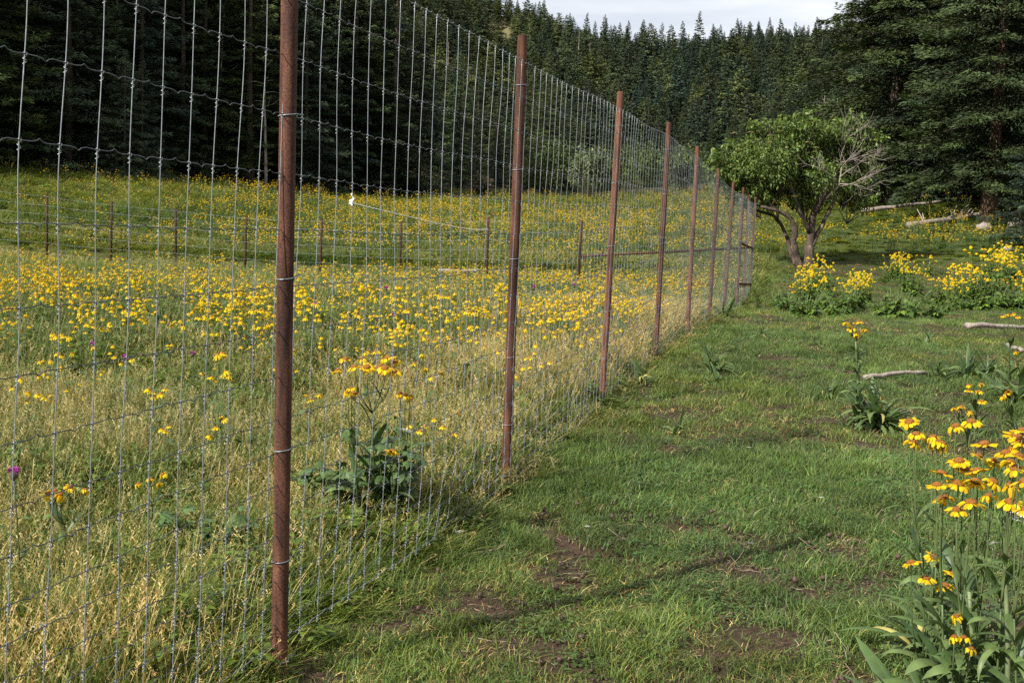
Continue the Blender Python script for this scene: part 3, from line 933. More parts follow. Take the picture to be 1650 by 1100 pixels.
# ------------------------------------------------------------------ conifers
def conifer(H, R, nb, dens, spray, seed, low_=0.06, hue=(0.031, 0.045, 0.021), taper=0.85, sparse=0.0, inst=False, droop=0.35, bark=None, bough_wood=True, irregular=0.25, slim=0.10, fan=0.26):
    global rng
    keep_rng = rng; rng = np.random.default_rng(seed)
    tr = Geo()
    zz = np.linspace(-0.4, H * 0.985, 9)
    wob = np.cumsum(rng.normal(0, 0.012 * H / 9, (9, 2)), 0); wob[0] = 0
    rad = np.interp(zz, [-0.4, 0, 1.0, H], [H * 0.017, H * 0.0145, H * 0.0115, 0.02])
    axis_pts = np.column_stack([wob, zz])
    tr.tube(axis_pts, rad, 8)
    h = low_ * H + (H * 0.985 - low_ * H) * (np.arange(nb) + rng.random(nb)) / nb
    h = np.clip(h, 0, H * 0.985)
    fr = h / H
    prof = np.clip((1 - fr), 0, 1) ** taper * np.interp(fr, [0, low_, low_ + 0.15, 1], [0.5, 0.62, 1, 1])
    az = np.arange(nb) * 2.399 + rng.normal(0, 0.5, nb)
    lobes = 1 + irregular * np.sin(az * 2 + rng.random() * 6 + fr * 9) * rng.random(nb)
    L = (R * prof * lobes + 0.03 * R) * (0.70 + 0.45 * rng.random(nb))
    el = np.interp(fr, [0, 0.4, 0.8, 1], [-0.22, -0.05, 0.35, 1.0]) + rng.normal(0, 0.13, nb)
    out = np.stack([np.cos(az), np.sin(az)], -1)
    bx = np.interp(h, zz, axis_pts[:, 0]); by = np.interp(h, zz, axis_pts[:, 1])

    def on_branch(i, t):
        z = h[i] + L[i] * (np.sin(el[i]) * t - droop * t ** 2 * (1 - fr[i]) * 0.9 + droop * 0.55 * t ** 4 * (1 - fr[i]))
        rr = L[i] * t * np.cos(el[i])
        return np.stack([bx[i] + out[i, 0] * rr, by[i] + out[i, 1] * rr, z], -1)

    bw = Geo()
    if bough_wood:
        t4 = np.linspace(0, 0.9, 4)
        for i in range(0, nb, 2):
            if fr[i] < 0.8 and L[i] > 0.5:
                p = on_branch(np.full(4, i), t4)
                bw.tube(p, L[i] * 0.010 * (1.1 - t4), 3, (0.045, 0.036, 0.028), cap=False)
    cnt = np.maximum(3, (L * dens * (1 - sparse * rng.random(nb))).astype(int))
    i = np.repeat(np.arange(nb), cnt); m = len(i)
    t = 0.12 + 0.92 * rng.random(m) ** 0.75
    c0 = on_branch(i, t)
    side = np.stack([-out[i, 1], out[i, 0]], -1)
    env = L[i] * fan * np.sin(np.clip(t, 0.05, 1) * np.pi * 0.92) + 0.05
    lat = (rng.random(m) * 2 - 1) * env
    c0[:, :2] += side * lat[:, None]
    c0[:, 2] += rng.normal(0, 0.03 + 0.012 * L[i], m) - 0.16 * np.abs(lat)
    ang = lat / (env + 1e-6) * 0.9 + rng.normal(0, 0.35, m)
    d = np.stack([out[i, 0] * np.cos(ang) + side[:, 0] * np.sin(ang), out[i, 1] * np.cos(ang) + side[:, 1] * np.sin(ang), rng.normal(-0.05, 0.30, m)], -1)
    d /= np.linalg.norm(d, axis=1, keepdims=True)
    nrm = np.stack([out[i, 0] * 0.75 + rng.normal(0, 0.4, m), out[i, 1] * 0.75 + rng.normal(0, 0.4, m), 0.75 + rng.normal(0, 0.3, m)], -1)
    sd = np.cross(d, nrm); sd /= np.linalg.norm(sd, axis=1, keepdims=True)
    l = spray * (0.6 + 0.8 * rng.random(m)) * np.interp(fr[i], [0, 0.8, 1], [1, 0.8, 0.55]); w = l * (slim * (0.8 + 0.5 * rng.random(m)))
    bend = np.cross(sd, d)
    A = c0 - d * (l * 0.45)[:, None]; B = c0 + sd * w[:, None] - bend * (l * 0.05)[:, None]
    C_ = c0 + d * (l * 0.6)[:, None] - np.array([0, 0, 1]) * (l * 0.12)[:, None]; E_ = c0 - sd * w[:, None] - bend * (l * 0.05)[:, None]
    Vv = np.stack([A, B, C_, E_], 1).reshape(-1, 3)
    br_tone = 0.75 + 0.5 * rng.random(nb)
    fresh = smooth(t, 0.6, 1.0)[:, None]
    cc = np.array(hue) * (br_tone[i] * (0.7 + 0.6 * rng.random(m)))[:, None] * (1 + fresh * np.array([0.45, 0.5, 0.25]))
    cr_ = bw
    cr_.add(Vv, np.arange(m * 4).reshape(-1, 4), None, np.repeat(cc, 4, 0))
    mm = M_NEEDLEI if inst else M_NEEDLE
    out_ = (tr.mesh('trunk', [bark or M_BARK], True), cr_.mesh('crown', [mm]))
    rng = keep_rng
    return out_


CON = {
    'big_fir': conifer(24, 4.7, 300, 120, 0.24, 1, low_=0.06, taper=0.72, irregular=0.5, droop=0.5),
    'big_pine': conifer(22, 5.0, 270, 110, 0.25, 2, low_=0.16, taper=0.55, hue=(0.040, 0.048, 0.024), irregular=0.7, sparse=0.3, droop=0.25, bark=M_BARKR),
    'bare_fir': conifer(23, 4.8, 380, 120, 0.24, 12, low_=0.085, taper=0.7, irregular=0.5, droop=0.5, bark=M_BARKR),
    'spruce': conifer(15, 3.4, 270, 105, 0.19, 3, low_=0.02, taper=0.9, hue=(0.036, 0.053, 0.038)),
    'fir': conifer(17, 3.3, 240, 105, 0.21, 4, low_=0.04, taper=0.85, droop=0.45),
    'young_spruce': conifer(7, 2.1, 190, 90, 0.16, 5, low_=0.02, taper=0.9, hue=(0.042, 0.060, 0.042)),
    'thin_fir': conifer(18, 2.6, 260, 74, 0.23, 6, low_=0.08, taper=0.7, sparse=0.4, irregular=0.5),
}
FAR = [conifer(12, 2.7, 140, 34, 0.36, 21, low_=0.02, bough_wood=False, hue=(0.030, 0.045, 0.030), taper=0.85, slim=0.2),
       conifer(13, 2.4, 140, 34, 0.35, 22, low_=0.03, bough_wood=False, hue=(0.027, 0.041, 0.029), taper=0.8, slim=0.2),
       conifer(11, 2.9, 130, 34, 0.36, 23, low_=0.02, bough_wood=False, hue=(0.036, 0.050, 0.030), taper=0.75, slim=0.2),
       conifer(11, 3.1, 120, 32, 0.40, 24, low_=0.05, bough_wood=False, hue=(0.042, 0.054, 0.027), taper=0.6, irregular=0.6, slim=0.22)]


def plant_tree(kind, xy, scale, label, group=None, rz=None, widen=1.0, name='conifer', cat='tree'):
    meshes = CON[kind] if isinstance(kind, str) else FAR[kind]
    x, y = xy
    t = thing(name, label, cat, (x, y, float(ground(x, y)) - 0.1), random.random() * 6.28 if rz is None else rz, group)
    t.scale = (scale * widen, scale * widen, scale)
    link('trunk', meshes[0], t); link('crown', meshes[1], t)
    return t


def fit_scale(kind, px, Yd, ty):
    x, y = px_xy(px, Yd)
    H = {'big_fir': 24, 'big_pine': 22, 'spruce': 15, 'fir': 17, 'young_spruce': 7, 'thin_fir': 18}[kind]
    return max(0.2, (at_y(px, ty, Yd)[2] - float(ground(x, y))) / (H * 0.985))


def px_xy(px, Y):
    """ground position seen in column px at distance Y"""
    v = ray(px, 350)
    return (v[0] / v[1] * Y, Y)


ncon = 0
# right-hand wood, front trees one by one
R_TREES = [
    ('big_fir', 1432, 62, 1.15, 'tall dark fir at the sky-side edge of the right wood behind the small leafy tree', 1.05),
    ('big_fir', 1540, 60, 1.10, 'broad shaggy fir in the right wood, above the upper fallen pole', 1.1),
    ('bare_fir', 1592, 51, 1.05, 'big conifer whose bare reddish lower trunk shows behind the fallen log', 1.0),
    ('spruce', 1690, 45, 0.62, 'blue-green spruce with boughs to the ground at the right frame edge', 1.15),
    ('spruce', 1425, 70, fit_scale('spruce', 1425, 70, 108), 'pale blue-green spruce standing in front of the tall firs of the right wood', 1.1),
    ('fir', 1305, 92, fit_scale('fir', 1305, 92, 52), 'pointed fir standing against the far hill at the left end of the right wood', 1.2),
    ('fir', 1245, 104, fit_scale('fir', 1245, 104, 118), 'lower fir behind the crown of the small leafy tree', 1.2),
    ('spruce', 1352, 84, fit_scale('spruce', 1352, 84, 48), 'full green spruce tucked between the pointed fir and tall dark firs', 1.1),
    ('young_spruce', 1528, 59, 0.55, 'small bushy young spruce at the wood edge above the fallen log', 1.25),
    ('young_spruce', 1530, 66, 0.6, 'low young fir behind the right end of the upper fallen pole', 1.3),
    ('big_fir', 1690, 56, 1.15, 'tall dark fir reaching out of the picture at the right frame edge', 1.1),
]
for k, px, Yd, sc, lab, wd in R_TREES:
    plant_tree(k, px_xy(px, Yd), sc, lab, 'conifers of the right-hand wood', widen=wd); ncon += 1
for px, Yd, k, sc in ((1480, 70, 'big_fir', 1.1), (1390, 74, 'thin_fir', 1.3), (1620, 66, 'big_fir', 1.05), (1570, 76, 'big_pine', 1.15), (1500, 84, 'big_fir', 1.1),
                      (1420, 86, 'fir', 1.45), (1650, 78, 'big_fir', 1.1), (1720, 70, 'big_pine', 1.1), (1540, 94, 'fir', 1.5), (1460, 98, 'thin_fir', 1.5),
                      (1385, 100, 'fir', 1.3), (1600, 100, 'big_fir', 1.1), (1700, 92, 'big_fir', 1.1), (1780, 62, 'big_fir', 1.1),
                      (1415, 66, 'young_spruce', 0.9), (1455, 64, 'young_spruce', 0.8), (1560, 62, 'fir', 0.8), (1645, 55, 'young_spruce', 1.0), (1510, 66, 'fir', 0.75)):
    plant_tree(k, px_xy(px, Yd), sc * random.uniform(0.93, 1.07), ('front' if Yd < 72 else 'rear') + ' conifer packed in the dark right wood, ' + where(*px_xy(px, Yd)), 'conifers of the right-hand wood', widen=random.uniform(1.0, 1.2)); ncon += 1

# left-hand wood: its edge turns away from the sunlight, so it stands in its own shade
E0 = np.array([-28.5, 55.5]); ED = np.array([0.643, 0.766]); EN = np.array([-0.766, 0.643])
named = {3: 'young pale spruce catching light in the shaded left wood, above the flowers'}
for row, (inset, step, sc0, sc1) in enumerate(((0.0, 2.6, 0.75, 1.1), (3.2, 2.8, 0.95, 1.25), (6.5, 3.2, 1.05, 1.35), (10.5, 3.8, 1.1, 1.4), (16, 5, 1.2, 1.45))):
    u = -34.0
    while u < 36:
        p = E0 + ED * (u + random.uniform(-0.7, 0.7)) + EN * (inset + random.uniform(-0.9, 0.9))
        k = random.choice(['fir', 'thin_fir', 'fir', 'big_fir', 'spruce'] if row else ['fir', 'thin_fir', 'fir', 'spruce'])
        s_ = random.uniform(sc0, sc1) * (0.85 if k == 'big_fir' else 1.0) * (1.3 if u < 2 else 1.0)
        plant_tree(k, p, s_, ('front conifer of the shaded left wood, ', 'second-row conifer of the shaded left wood, ', 'conifer deep in the shaded left wood, ')[min(row, 2)] + where(p[0], p[1]), 'conifers of the left-hand wood', widen=random.uniform(1.0, 1.25)); ncon += 1
        u += step * random.uniform(0.8, 1.3)
for px, Yd, sc, lab in ((200, 60.5, 0.95, 'young pale spruce before the shaded left wood, leftmost of two pointed ones'),
                        (228, 62, 0.9, 'young pale spruce in front of the shaded left wood, beside its pointed twin'),
                        (500, 73, 0.62, 'small spruce at the foot of the left wood just right of the nearest rusty post')):
    plant_tree('young_spruce', px_xy(px, Yd), sc, lab, 'young spruces before the left-hand wood'); ncon += 1

# trees at the valley head, behind the end of the meadow
for px, Yd, k, ty in ((735, 92, 'fir', 150), (765, 98, 'thin_fir', 185), (800, 95, 'spruce', 215), (850, 100, 'fir', 110), (880, 94, 'big_fir', 118), (905, 104, 'fir', 160),
                      (960, 112, 'spruce', 225), (985, 108, 'fir', 203), (1040, 118, 'fir', 235), (1085, 112, 'spruce', 240), (1125, 120, 'fir', 225), (1165, 116, 'spruce', 205),
                      (1205, 122, 'fir', 190), (1010, 132, 'fir', 215), (1070, 140, 'spruce', 205), (930, 128, 'fir', 190), (1140, 142, 'fir', 190), (860, 125, 'thin_fir', 150), (795, 122, 'fir', 160), (740, 118, 'fir', 90),
                      (1190, 140, 'fir', 180), (1225, 128, 'fir', 165), (1100, 150, 'fir', 200), (1050, 155, 'spruce', 195), (1175, 158, 'fir', 165), (970, 150, 'fir', 185), (900, 148, 'fir', 170), (830, 150, 'fir', 150), (765, 146, 'fir', 110), (1230, 155, 'spruce', 150)):
    sc = fit_scale(k, px, Yd, ty)
    plant_tree(k, px_xy(px, Yd), sc, ('front' if Yd < 115 else 'rear') + ' conifer at the head of the meadow, ' + where(*px_xy(px, Yd)), 'conifers at the valley head', widen=1.15); ncon += 1

# the hillside: poisson-like spacing, thinner around the bare opening
pts = []
cell = {}
cand = []
for _ in range(26000):
    Yd = math.sqrt(random.uniform(172 ** 2, 530 ** 2)); px = random.uniform(600, 1500)
    cand.append((px, Yd))
for px, Yd in cand:
    x, y = px_xy(px, Yd)
    z = float(ground(x, y))
    ux, uy, _ = proj([[x, y, z]])
    if abs(ux[0] - 800) < 20 and 36 < uy[0] < 58: continue
    small = abs(ux[0] - 800) < 24 and 58 <= uy[0] < 92
    rmin = 2.7 + 0.0016 * Yd + (2.5 * random.random() if px < 900 else 0)
    key = (int(x // 6), int(y // 6)); ok = True
    for a in (-1, 0, 1):
        for b in (-1, 0, 1):
            for (qx, qy) in cell.get((key[0] + a, key[1] + b), ()):
                if (qx - x) ** 2 + (qy - y) ** 2 < rmin ** 2: ok = False; break
            if not ok: break
        if not ok: break
    if ok:
        cell.setdefault(key, []).append((x, y)); pts.append((x, y, z, 0.42 if small else 1.0))
pts.sort(key=lambda p: p[1])
n_ind = max(0, min(300 - ncon, len(pts)))
for x, y, z, sml in pts[:n_ind]:
    k = random.choice([0, 0, 1, 1, 2, 3])
    plant_tree(k, (x, y), sml * random.choice([0.45, 0.6, 0.65, 0.7, 0.8, 1.0]) * random.uniform(0.85, 1.1), 'conifer low on the sunlit far hillside, ' + where(x, y), 'conifers on the far hillside', widen=random.uniform(1.0, 1.25)); ncon += 1
sml = np.array(pts[n_ind:])[:, 3]
rest = np.array(pts[n_ind:])[:, :3]
n = len(rest)
fprotos = []
for k in range(4):
    m2 = FAR[k][1].copy(); m2.materials.clear(); m2.materials.append(M_NEEDLEI)
    fprotos.append(proto('far', m2))
s = sml * rng.choice([0.45, 0.6, 0.65, 0.7, 0.75, 0.85, 1.0], n) * (1 - 0.2 * smooth(rest[:, 1], 300, 420)) * rng.uniform(0.85, 1.15, n) * (0.9 + 0.25 * fbm(rest[:, 0] / 25, rest[:, 1] / 25, 3, 2))
tn = rng.random(n)[:, None]
pz = fbm(rest[:, 0] / 22, rest[:, 1] / 30, 77, 3)
tint = (0.55 + 0.75 * rng.random(n))[:, None] * (0.6 + 0.85 * pz)[:, None] * ((1 - tn) * np.array([0.85, 0.95, 1.15]) + tn * np.array([1.55, 1.35, 0.85]))
scatter('hillside_forest', 'conifer forest covering the upper far hillside up to the ridge', 'forest', fprotos, rest - np.array([0, 0, 0.2]),
        rng.random(n) * 6.28, np.stack([s * 1.15, s * 1.15, s], -1), np.where((rest[:, 0] < 8 + 20 * pz) & (rng.random(n) < 0.5), 3, rng.choice([0, 0, 1, 1, 2, 3], n)), tint, 0.03)


# dead standing trunks
def snag(H, seed):
    r_ = random.Random(seed); g = Geo()
    zz = np.linspace(-0.3, H, 7); w = np.cumsum([r_.gauss(0, 0.05) for _ in zz])
    g.tube(np.column_stack([w, w * 0.6, zz]), np.linspace(H * 0.014, 0.02, 7), 6)
    for k in range(16):
        z = H * r_.uniform(0.3, 0.97); a = r_.random() * 6.28; l = (H - z) * 0.22 + r_.uniform(0.2, 0.9)
        x0 = np.interp(z, zz, w)
        p = [np.array([x0, x0 * 0.6, z]), np.array([x0 + l * 0.5 * math.cos(a), x0 * 0.6 + l * 0.5 * math.sin(a), z + 0.1 * l]), np.array([x0 + l * math.cos(a), x0 * 0.6 + l * math.sin(a), z + l * r_.uniform(-0.1, 0.5)])]
        g.tube(p, [0.035, 0.02, 0.006], 4)
    return g.mesh('snag', [M_DEAD], True)


SN = [snag(13, 1), snag(11, 2)]
for px, py, sc, lab in ((720, 118, 0.9, 'pale dead trunk on the hillside just right of the left wood'), (736, 128, 0.8, 'pale dead trunk on the hillside, second from the left wood'),
                        (1010, 100, 1.0, 'grey dead trunk among the hillside firs above the third post'), (930, 95, 0.9, 'grey dead trunk among the hillside firs above the second post'),
                        (948, 92, 0.8, 'thin pale snag beside another dead trunk on the hillside')):
    p = ground_px(px, py + 35)
    o = tag(link('dead_tree', SN[0] if sc > 0.85 else SN[1]), lab, 'dead tree', 'dead trunks on the hillside'); o.location = p; o.scale = (sc, sc, sc)
for px, Yd, sc, lab in ((430, 69, 0.72, 'reddish dead tree standing before the left wood left of the nearest post'), (340, 70, 0.9, 'bare-limbed dead tree leaning in the shaded left wood'),
                        (1318, 70, 0.55, 'thin dead stem poking up behind the small leafy tree'), (1337, 71, 0.52, 'second thin dead stem behind the small leafy tree')):
    xy = px_xy(px, Yd); o = tag(link('dead_tree', SN[1]), lab, 'dead tree'); o.location = (xy[0], xy[1], float(ground(*xy))); o.scale = (sc, sc, sc)
    o.rotation_euler = (0.03, 0.05, px)


# ------------------------------------------------------------------ leafy shrubs and the small tree
def leaf_cloud(g, centres, radii, n, size, cols, shell=0.55, flat=0.8, droop=0.3):
    """leaf-sized faces spread in lobes"""
    centres = np.asarray(centres, float); radii = np.asarray(radii, float)
    vol = radii[:, 0] * radii[:, 1] * radii[:, 2]
    i = rng.choice(len(centres), n, p=vol / vol.sum())
    v = rng.normal(0, 1, (n, 3)); v /= np.linalg.norm(v, axis=1, keepdims=True)
    r = (shell + (1 - shell) * rng.random(n)) ** 0.8 * (0.55 + 0.65 * vnoise(v[:, 0] * 3 + i * 7, v[:, 1] * 3 + v[:, 2] * 3, 13))
    P0 = centres[i] + v * r[:, None] * radii[i]
    d = v * 0.6 + rng.normal(0, 0.6, (n, 3)); d[:, 2] -= droop; d /= np.linalg.norm(d, axis=1, keepdims=True)
    L = size * (0.6 + 0.8 * rng.random(n))
    up = rng.normal(0, 0.6, (n, 3)); up[:, 2] += 1
    sd = np.cross(d, up); sd /= np.linalg.norm(sd, axis=1, keepdims=True) + 1e-9
    t = np.array([0, 0.4, 1.0])
    P = P0[:, None] + d[:, None] * (L[:, None] * t[None])[..., None]
    P[:, 2, 2] -= L * 0.2
    cols = np.asarray(cols); cc = cols[rng.integers(0, len(cols), n)] * (0.7 + 0.6 * rng.random(n))[:, None]
    g.strips(P, L[:, None] * np.array([0.06, 0.27, 0.02])[None], sd, cc)


TD = 36.0                                                       # distance of the small tree
tb = ground_px(1303, 433); TD = tb[1]
tree = thing('elder_tree', 'small many-stemmed leafy tree with wide crown and bare dead boughs past the fence end', 'tree', tb)
Tinv = np.array(tb)


def tp(px, py, dy=0.0):
    return at_y(px, py, TD + dy) - Tinv


limbs = [
    ('trunk', [(1303, 436, 0), (1303, 405, 0), (1306, 375, 0.05), (1312, 345, 0.1), (1314, 318, 0.2), (1318, 285, 0.3)], 0.17, 0.07, M_BARKG),
    ('limb', [(1291, 436, 0.2), (1285, 415, 0.1), (1278, 390, 0), (1283, 365, -0.1), (1270, 347, -0.2), (1248, 336, -0.3), (1226, 333, -0.4)], 0.13, 0.05, M_BARKG),
    ('limb', [(1281, 428, 0.3), (1272, 395, 0.4), (1262, 365, 0.5), (1245, 345, 0.6), (1215, 338, 0.6)], 0.085, 0.04, M_BARKG),
    ('limb', [(1306, 400, 0), (1318, 375, 0.2), (1331, 350, 0.3), (1341, 330, 0.4), (1352, 305, 0.5), (1362, 280, 0.5)], 0.085, 0.035, M_BARKG),
    ('limb', [(1304, 375, 0), (1297, 355, -0.3), (1287, 338, -0.4), (1280, 315, -0.5), (1270, 285, -0.5)], 0.075, 0.03, M_BARKG),
    ('limb', [(1302, 370, 0.2), (1294, 345, 0.5), (1291, 318, 0.8), (1296, 285, 1.0)], 0.06, 0.03, M_BARKG),
    ('limb', [(1313, 345, 0.1), (1322, 330, -0.3), (1334, 312, -0.6), (1346, 290, -0.8)], 0.06, 0.025, M_BARKG),
    ('limb', [(1248, 336, -0.3), (1228, 318, -0.2), (1205, 305, -0.1), (1180, 290, 0)], 0.05, 0.02, M_BARKG),
    ('limb', [(1318, 285, 0.3), (1312, 262, 0.4), (1300, 238, 0.4), (1290, 215, 0.3)], 0.06, 0.02, M_BARKG),
    ('limb', [(1270, 285, -0.5), (1252, 265, -0.5), (1232, 248, -0.3), (1215, 232, -0.2)], 0.04, 0.015, M_BARKG),
    ('limb', [(1362, 280, 0.5), (1372, 255, 0.6), (1368, 228, 0.6), (1360, 205, 0.6)], 0.045, 0.015, M_BARKG),
]
for nm, pl, r0, r1, mt in limbs:
    ctrl = np.array([tp(*p) for p in pl])
    u = np.linspace(0, len(ctrl) - 1, len(ctrl) * 3)
    pts = np.stack([np.interp(u, np.arange(len(ctrl)), ctrl[:, k]) for k in range(3)], -1)
    pts[1:-1] = (pts[:-2] + pts[1:-1] * 2 + pts[2:]) / 4
    pts[1:-1] += rng.normal(0, 0.012, pts[1:-1].shape)
    g = Geo(); g.tube(pts, np.linspace(r0, r1, len(pts)) * (1 + 0.1 * rng.normal(0, 1, len(pts))), 8)
    link(nm, g.mesh(nm, [mt], True), tree)
# dead boughs on the right
g = Geo()
root = [(1352, 300, -0.6), (1357, 270, -0.7), (1350, 290, -0.7)]


def dead(g, p, d, L, r, depth):
    q = [p]
    for k in range(4):
        d = d + np.array([rng.normal(0, 0.14), rng.normal(0, 0.14), rng.normal(0.03, 0.12)]); d /= np.linalg.norm(d)
        q.append(q[-1] + d * L / 4)
    g.tube(q, np.linspace(r, r * 0.45, 5), 4)
    if depth:
        for k in range(6 if depth > 1 else 5):
            f = rng.integers(1, 5)
            dd = d + np.array([rng.normal(0, 0.55), rng.normal(0, 0.5), rng.normal(0.05, 0.5)]); dd /= np.linalg.norm(dd)
            dead(g, q[f], dd, L * rng.uniform(0.45, 0.8), r * 0.5, depth - 1)


for (px, py, dy, ex, ez, L) in ((1352, 300, -1.0, 1.0, 0.25, 1.2), (1354, 285, -1.1, 0.9, 0.7, 1.2), (1356, 270, -1.1, 0.7, 1.0, 1.2), (1352, 275, -1.0, 0.1, 1.0, 1.3), (1354, 262, -1.1, 1.0, 0.35, 1.05), (1350, 290, -1.1, -0.7, 0.6, 0.9), (1352, 296, -1.2, 1.0, -0.1, 1.1)):
    d = np.array([ex, -0.25, ez]); d /= np.linalg.norm(d)
    dead(g, tp(px, py, dy), d, L * 0.85, 0.015, 2)
g.tube([tp(1322, 330, -0.3), tp(1340, 312, -0.8), tp(1352, 300, -1.0), tp(1356, 270, -1.1)], [0.035, 0.03, 0.026, 0.018], 6)
link('dead_bough', g.mesh('dead_bough', [M_DEAD], True), tree)['label'] = 'bare weathered boughs on the right of the crown'
# crown
lob = []
for px, py, dy, rx, ry, rz in ((1190, 270, 0.0, 42, 0.9, 34), (1215, 245, 0.4, 44, 1.0, 34), (1245, 262, -0.6, 48, 1.0, 42), (1262, 225, 0.3, 46, 1.0, 30), (1300, 218, 0.2, 50, 1.1, 28), (1335, 218, 0.6, 46, 1.0, 26),
                               (1365, 232, 0.9, 46, 1.0, 34), (1300, 255, 0.6, 60, 1.2, 40), (1350, 270, 1.0, 58, 1.0, 40), (1225, 296, 0.1, 46, 0.9, 26), (1270, 295, 0.5, 44, 0.9, 30), (1325, 300, 0.4, 46, 0.9, 30),
                               (1375, 295, 1.1, 38, 0.8, 34), (1172, 292, 0.1, 24, 0.6, 22), (1328, 285, -0.9, 26, 0.5, 20), (1392, 250, 1.0, 28, 0.7, 30), (1372, 205, 0.7, 24, 0.6, 18), (1290, 196, 0.3, 30, 0.6, 12), (1200, 312, 0.2, 36, 0.8, 22), (1238, 322, 0.3, 30, 0.7, 18), (1163, 262, 0.0, 22, 0.6, 22), (1400, 285, 1.2, 22, 0.6, 26), (1298, 325, 0.6, 30, 0.7, 16), (1385, 325, 1.2, 28, 0.7, 22), (1398, 222, 0.9, 26, 0.6, 20), (1160, 284, 0.1, 20, 0.6, 18), (1240, 205, 0.2, 30, 0.7, 14)):
    lob.append((tp(px, py, dy), (rx * TD / F, ry, rz * TD / F)))
g = Geo()
leafc = [(0.105, 0.155, 0.035), (0.08, 0.125, 0.028), (0.145, 0.185, 0.05), (0.055, 0.095, 0.024)]
leaf_cloud(g, [l[0] for l in lob], [l[1] for l in lob], 42000, 0.088, leafc, 0.33)
# short shoots that break the outline
for c_, r_ in lob:
    for k in range(7):
        v = rng.normal(0, 1, 3); v[2] = abs(v[2]) * 0.8; v /= np.linalg.norm(v)
        p0 = c_ + v * np.array(r_) * 0.9
        leaf_cloud(g, [p0 + v * q_ for q_ in (0.05, 0.15, 0.27)], [(0.11, 0.11, 0.1), (0.08, 0.08, 0.08), (0.05, 0.05, 0.05)], 34, 0.13, leafc, 0.1)
link('crown', g.mesh('crown', [M_LEAF]), tree)
twig = Geo()
for c_, r_ in lob:
    for k in range(5):
        v = rng.normal(0, 1, 3); v[2] = abs(v[2]); v /= np.linalg.norm(v)
        e = c_ + v * np.array(r_) * 0.95; s0 = c_ * 0.75 + np.array([0, 0, -0.2])
        twig.tube([s0, (s0 + e) / 2 + rng.normal(0, 0.08, 3), e], [0.02, 0.012, 0.004], 4)
link('twigs', twig.mesh('twigs', [M_BARKG], True), tree, 'stuff')
for px, py, dy in ((1182, 214, -0.5), (1190, 240, -0.6), (1210, 212, -0.4), (1178, 265, -0.6), (1186, 272, -0.7), (1240, 228, -0.9), (1284, 207, -0.6), (1302, 228, -0.9), (1315, 237, -1.0), (1255, 210, -0.7), (1186, 290, -0.6), (1280, 315, -0.9)):
    g = Geo(); c_ = tp(px, py, dy); m_ = 26
    a = rng.random(m_) * 6.28; r_ = 0.11 * np.sqrt(rng.random(m_))
    P0 = c_ + np.stack([r_ * np.cos(a), r_ * np.sin(a), 0.03 * rng.random(m_) - r_ * 0.4], -1)
    for k in range(m_):
        p = P0[k]; s_ = 0.02
        g.add([p + np.array(q_) * s_ for q_ in ((1, 0, 0), (0, 1, 0.3), (-1, 0, 0), (0, -1, 0.3))], [(0, 1, 2, 3)], None, np.array([0.62, 0.58, 0.34]) * rng.uniform(0.8, 1.1))
    link('blossom', g.mesh('blossom', [M_PETAL]), tree)


def shrub(name, px, Yd, w, h, label, cols, n=1500, size=0.14, group=None):
    xy = px_xy(px, Yd)
    t = thing(name, label, 'shrub', (xy[0], xy[1], float(ground(*xy)) - 0.05), 0, group)
    g = Geo(); cen, rad = [], []
    for k in range(9):
        a = rng.random() * 6.28; r_ = rng.random() * w * 0.45; z = h * rng.uniform(0.3, 0.75)
        cen.append((r_ * math.cos(a), r_ * math.sin(a), z)); rad.append((w * rng.uniform(0.2, 0.32), w * 0.28, h * rng.uniform(0.2, 0.3)))
    leaf_cloud(g, cen, rad, n, size, cols, 0.2)
    link('foliage', g.mesh('foliage', [M_LEAF]), t)
    g = Geo()
    for c_ in cen:
        e = np.array(c_); g.tube([np.array([e[0] * 0.15, e[1] * 0.15, -0.1]), e * np.array([0.6, 0.6, 0.6]), e], [0.03, 0.02, 0.008], 5)
    link('stems', g.mesh('stems', [M_BARK], True), t)
    return t


pale = [(0.12, 0.15, 0.085), (0.15, 0.18, 0.10), (0.09, 0.12, 0.06)]
mid = [(0.075, 0.105, 0.035), (0.095, 0.125, 0.04), (0.055, 0.085, 0.03)]
shrub('willow_shrub', 945, 84, 2.6, 4.4, 'pale grey-green willow shrub at the head of the meadow behind the second and third posts', pale, 2600, 0.2)
shrub('leafy_shrub', 494, 76, 2.4, 5.5, 'pale leafy shrub in front of the shaded left wood', pale, 2000, 0.2)
shrub('leafy_shrub', 880, 88, 4.5, 4.5, 'dark leafy shrub at the meadow head directly behind the second post', mid, 2600, 0.2)
shrub('leafy_shrub', 1020, 90, 5.0, 4.5, 'green leafy shrub at the meadow head behind the third and fourth posts', mid, 2800, 0.2)
shrub('leafy_shrub', 1100, 88, 5.0, 4.0, 'green leafy shrub at the meadow head behind the fifth post', mid, 2800, 0.2)
shrub('leafy_shrub', 1190, 80, 4.0, 3.2, 'leafy shrub behind the far end of the tall fence', mid, 2400, 0.2)
shrub('leafy_shrub', 1395, 62, 2.2, 2.3, 'light green leafy shrub right of the small tree, under the tall firs', [(0.11, 0.14, 0.05), (0.08, 0.11, 0.04)], 1800, 0.14)
shrub('leafy_shrub', 770, 82, 2.2, 2.2, 'brownish low shrub at the dark foot of the left wood', [(0.12, 0.10, 0.07), (0.09, 0.085, 0.05)], 1300, 0.16)


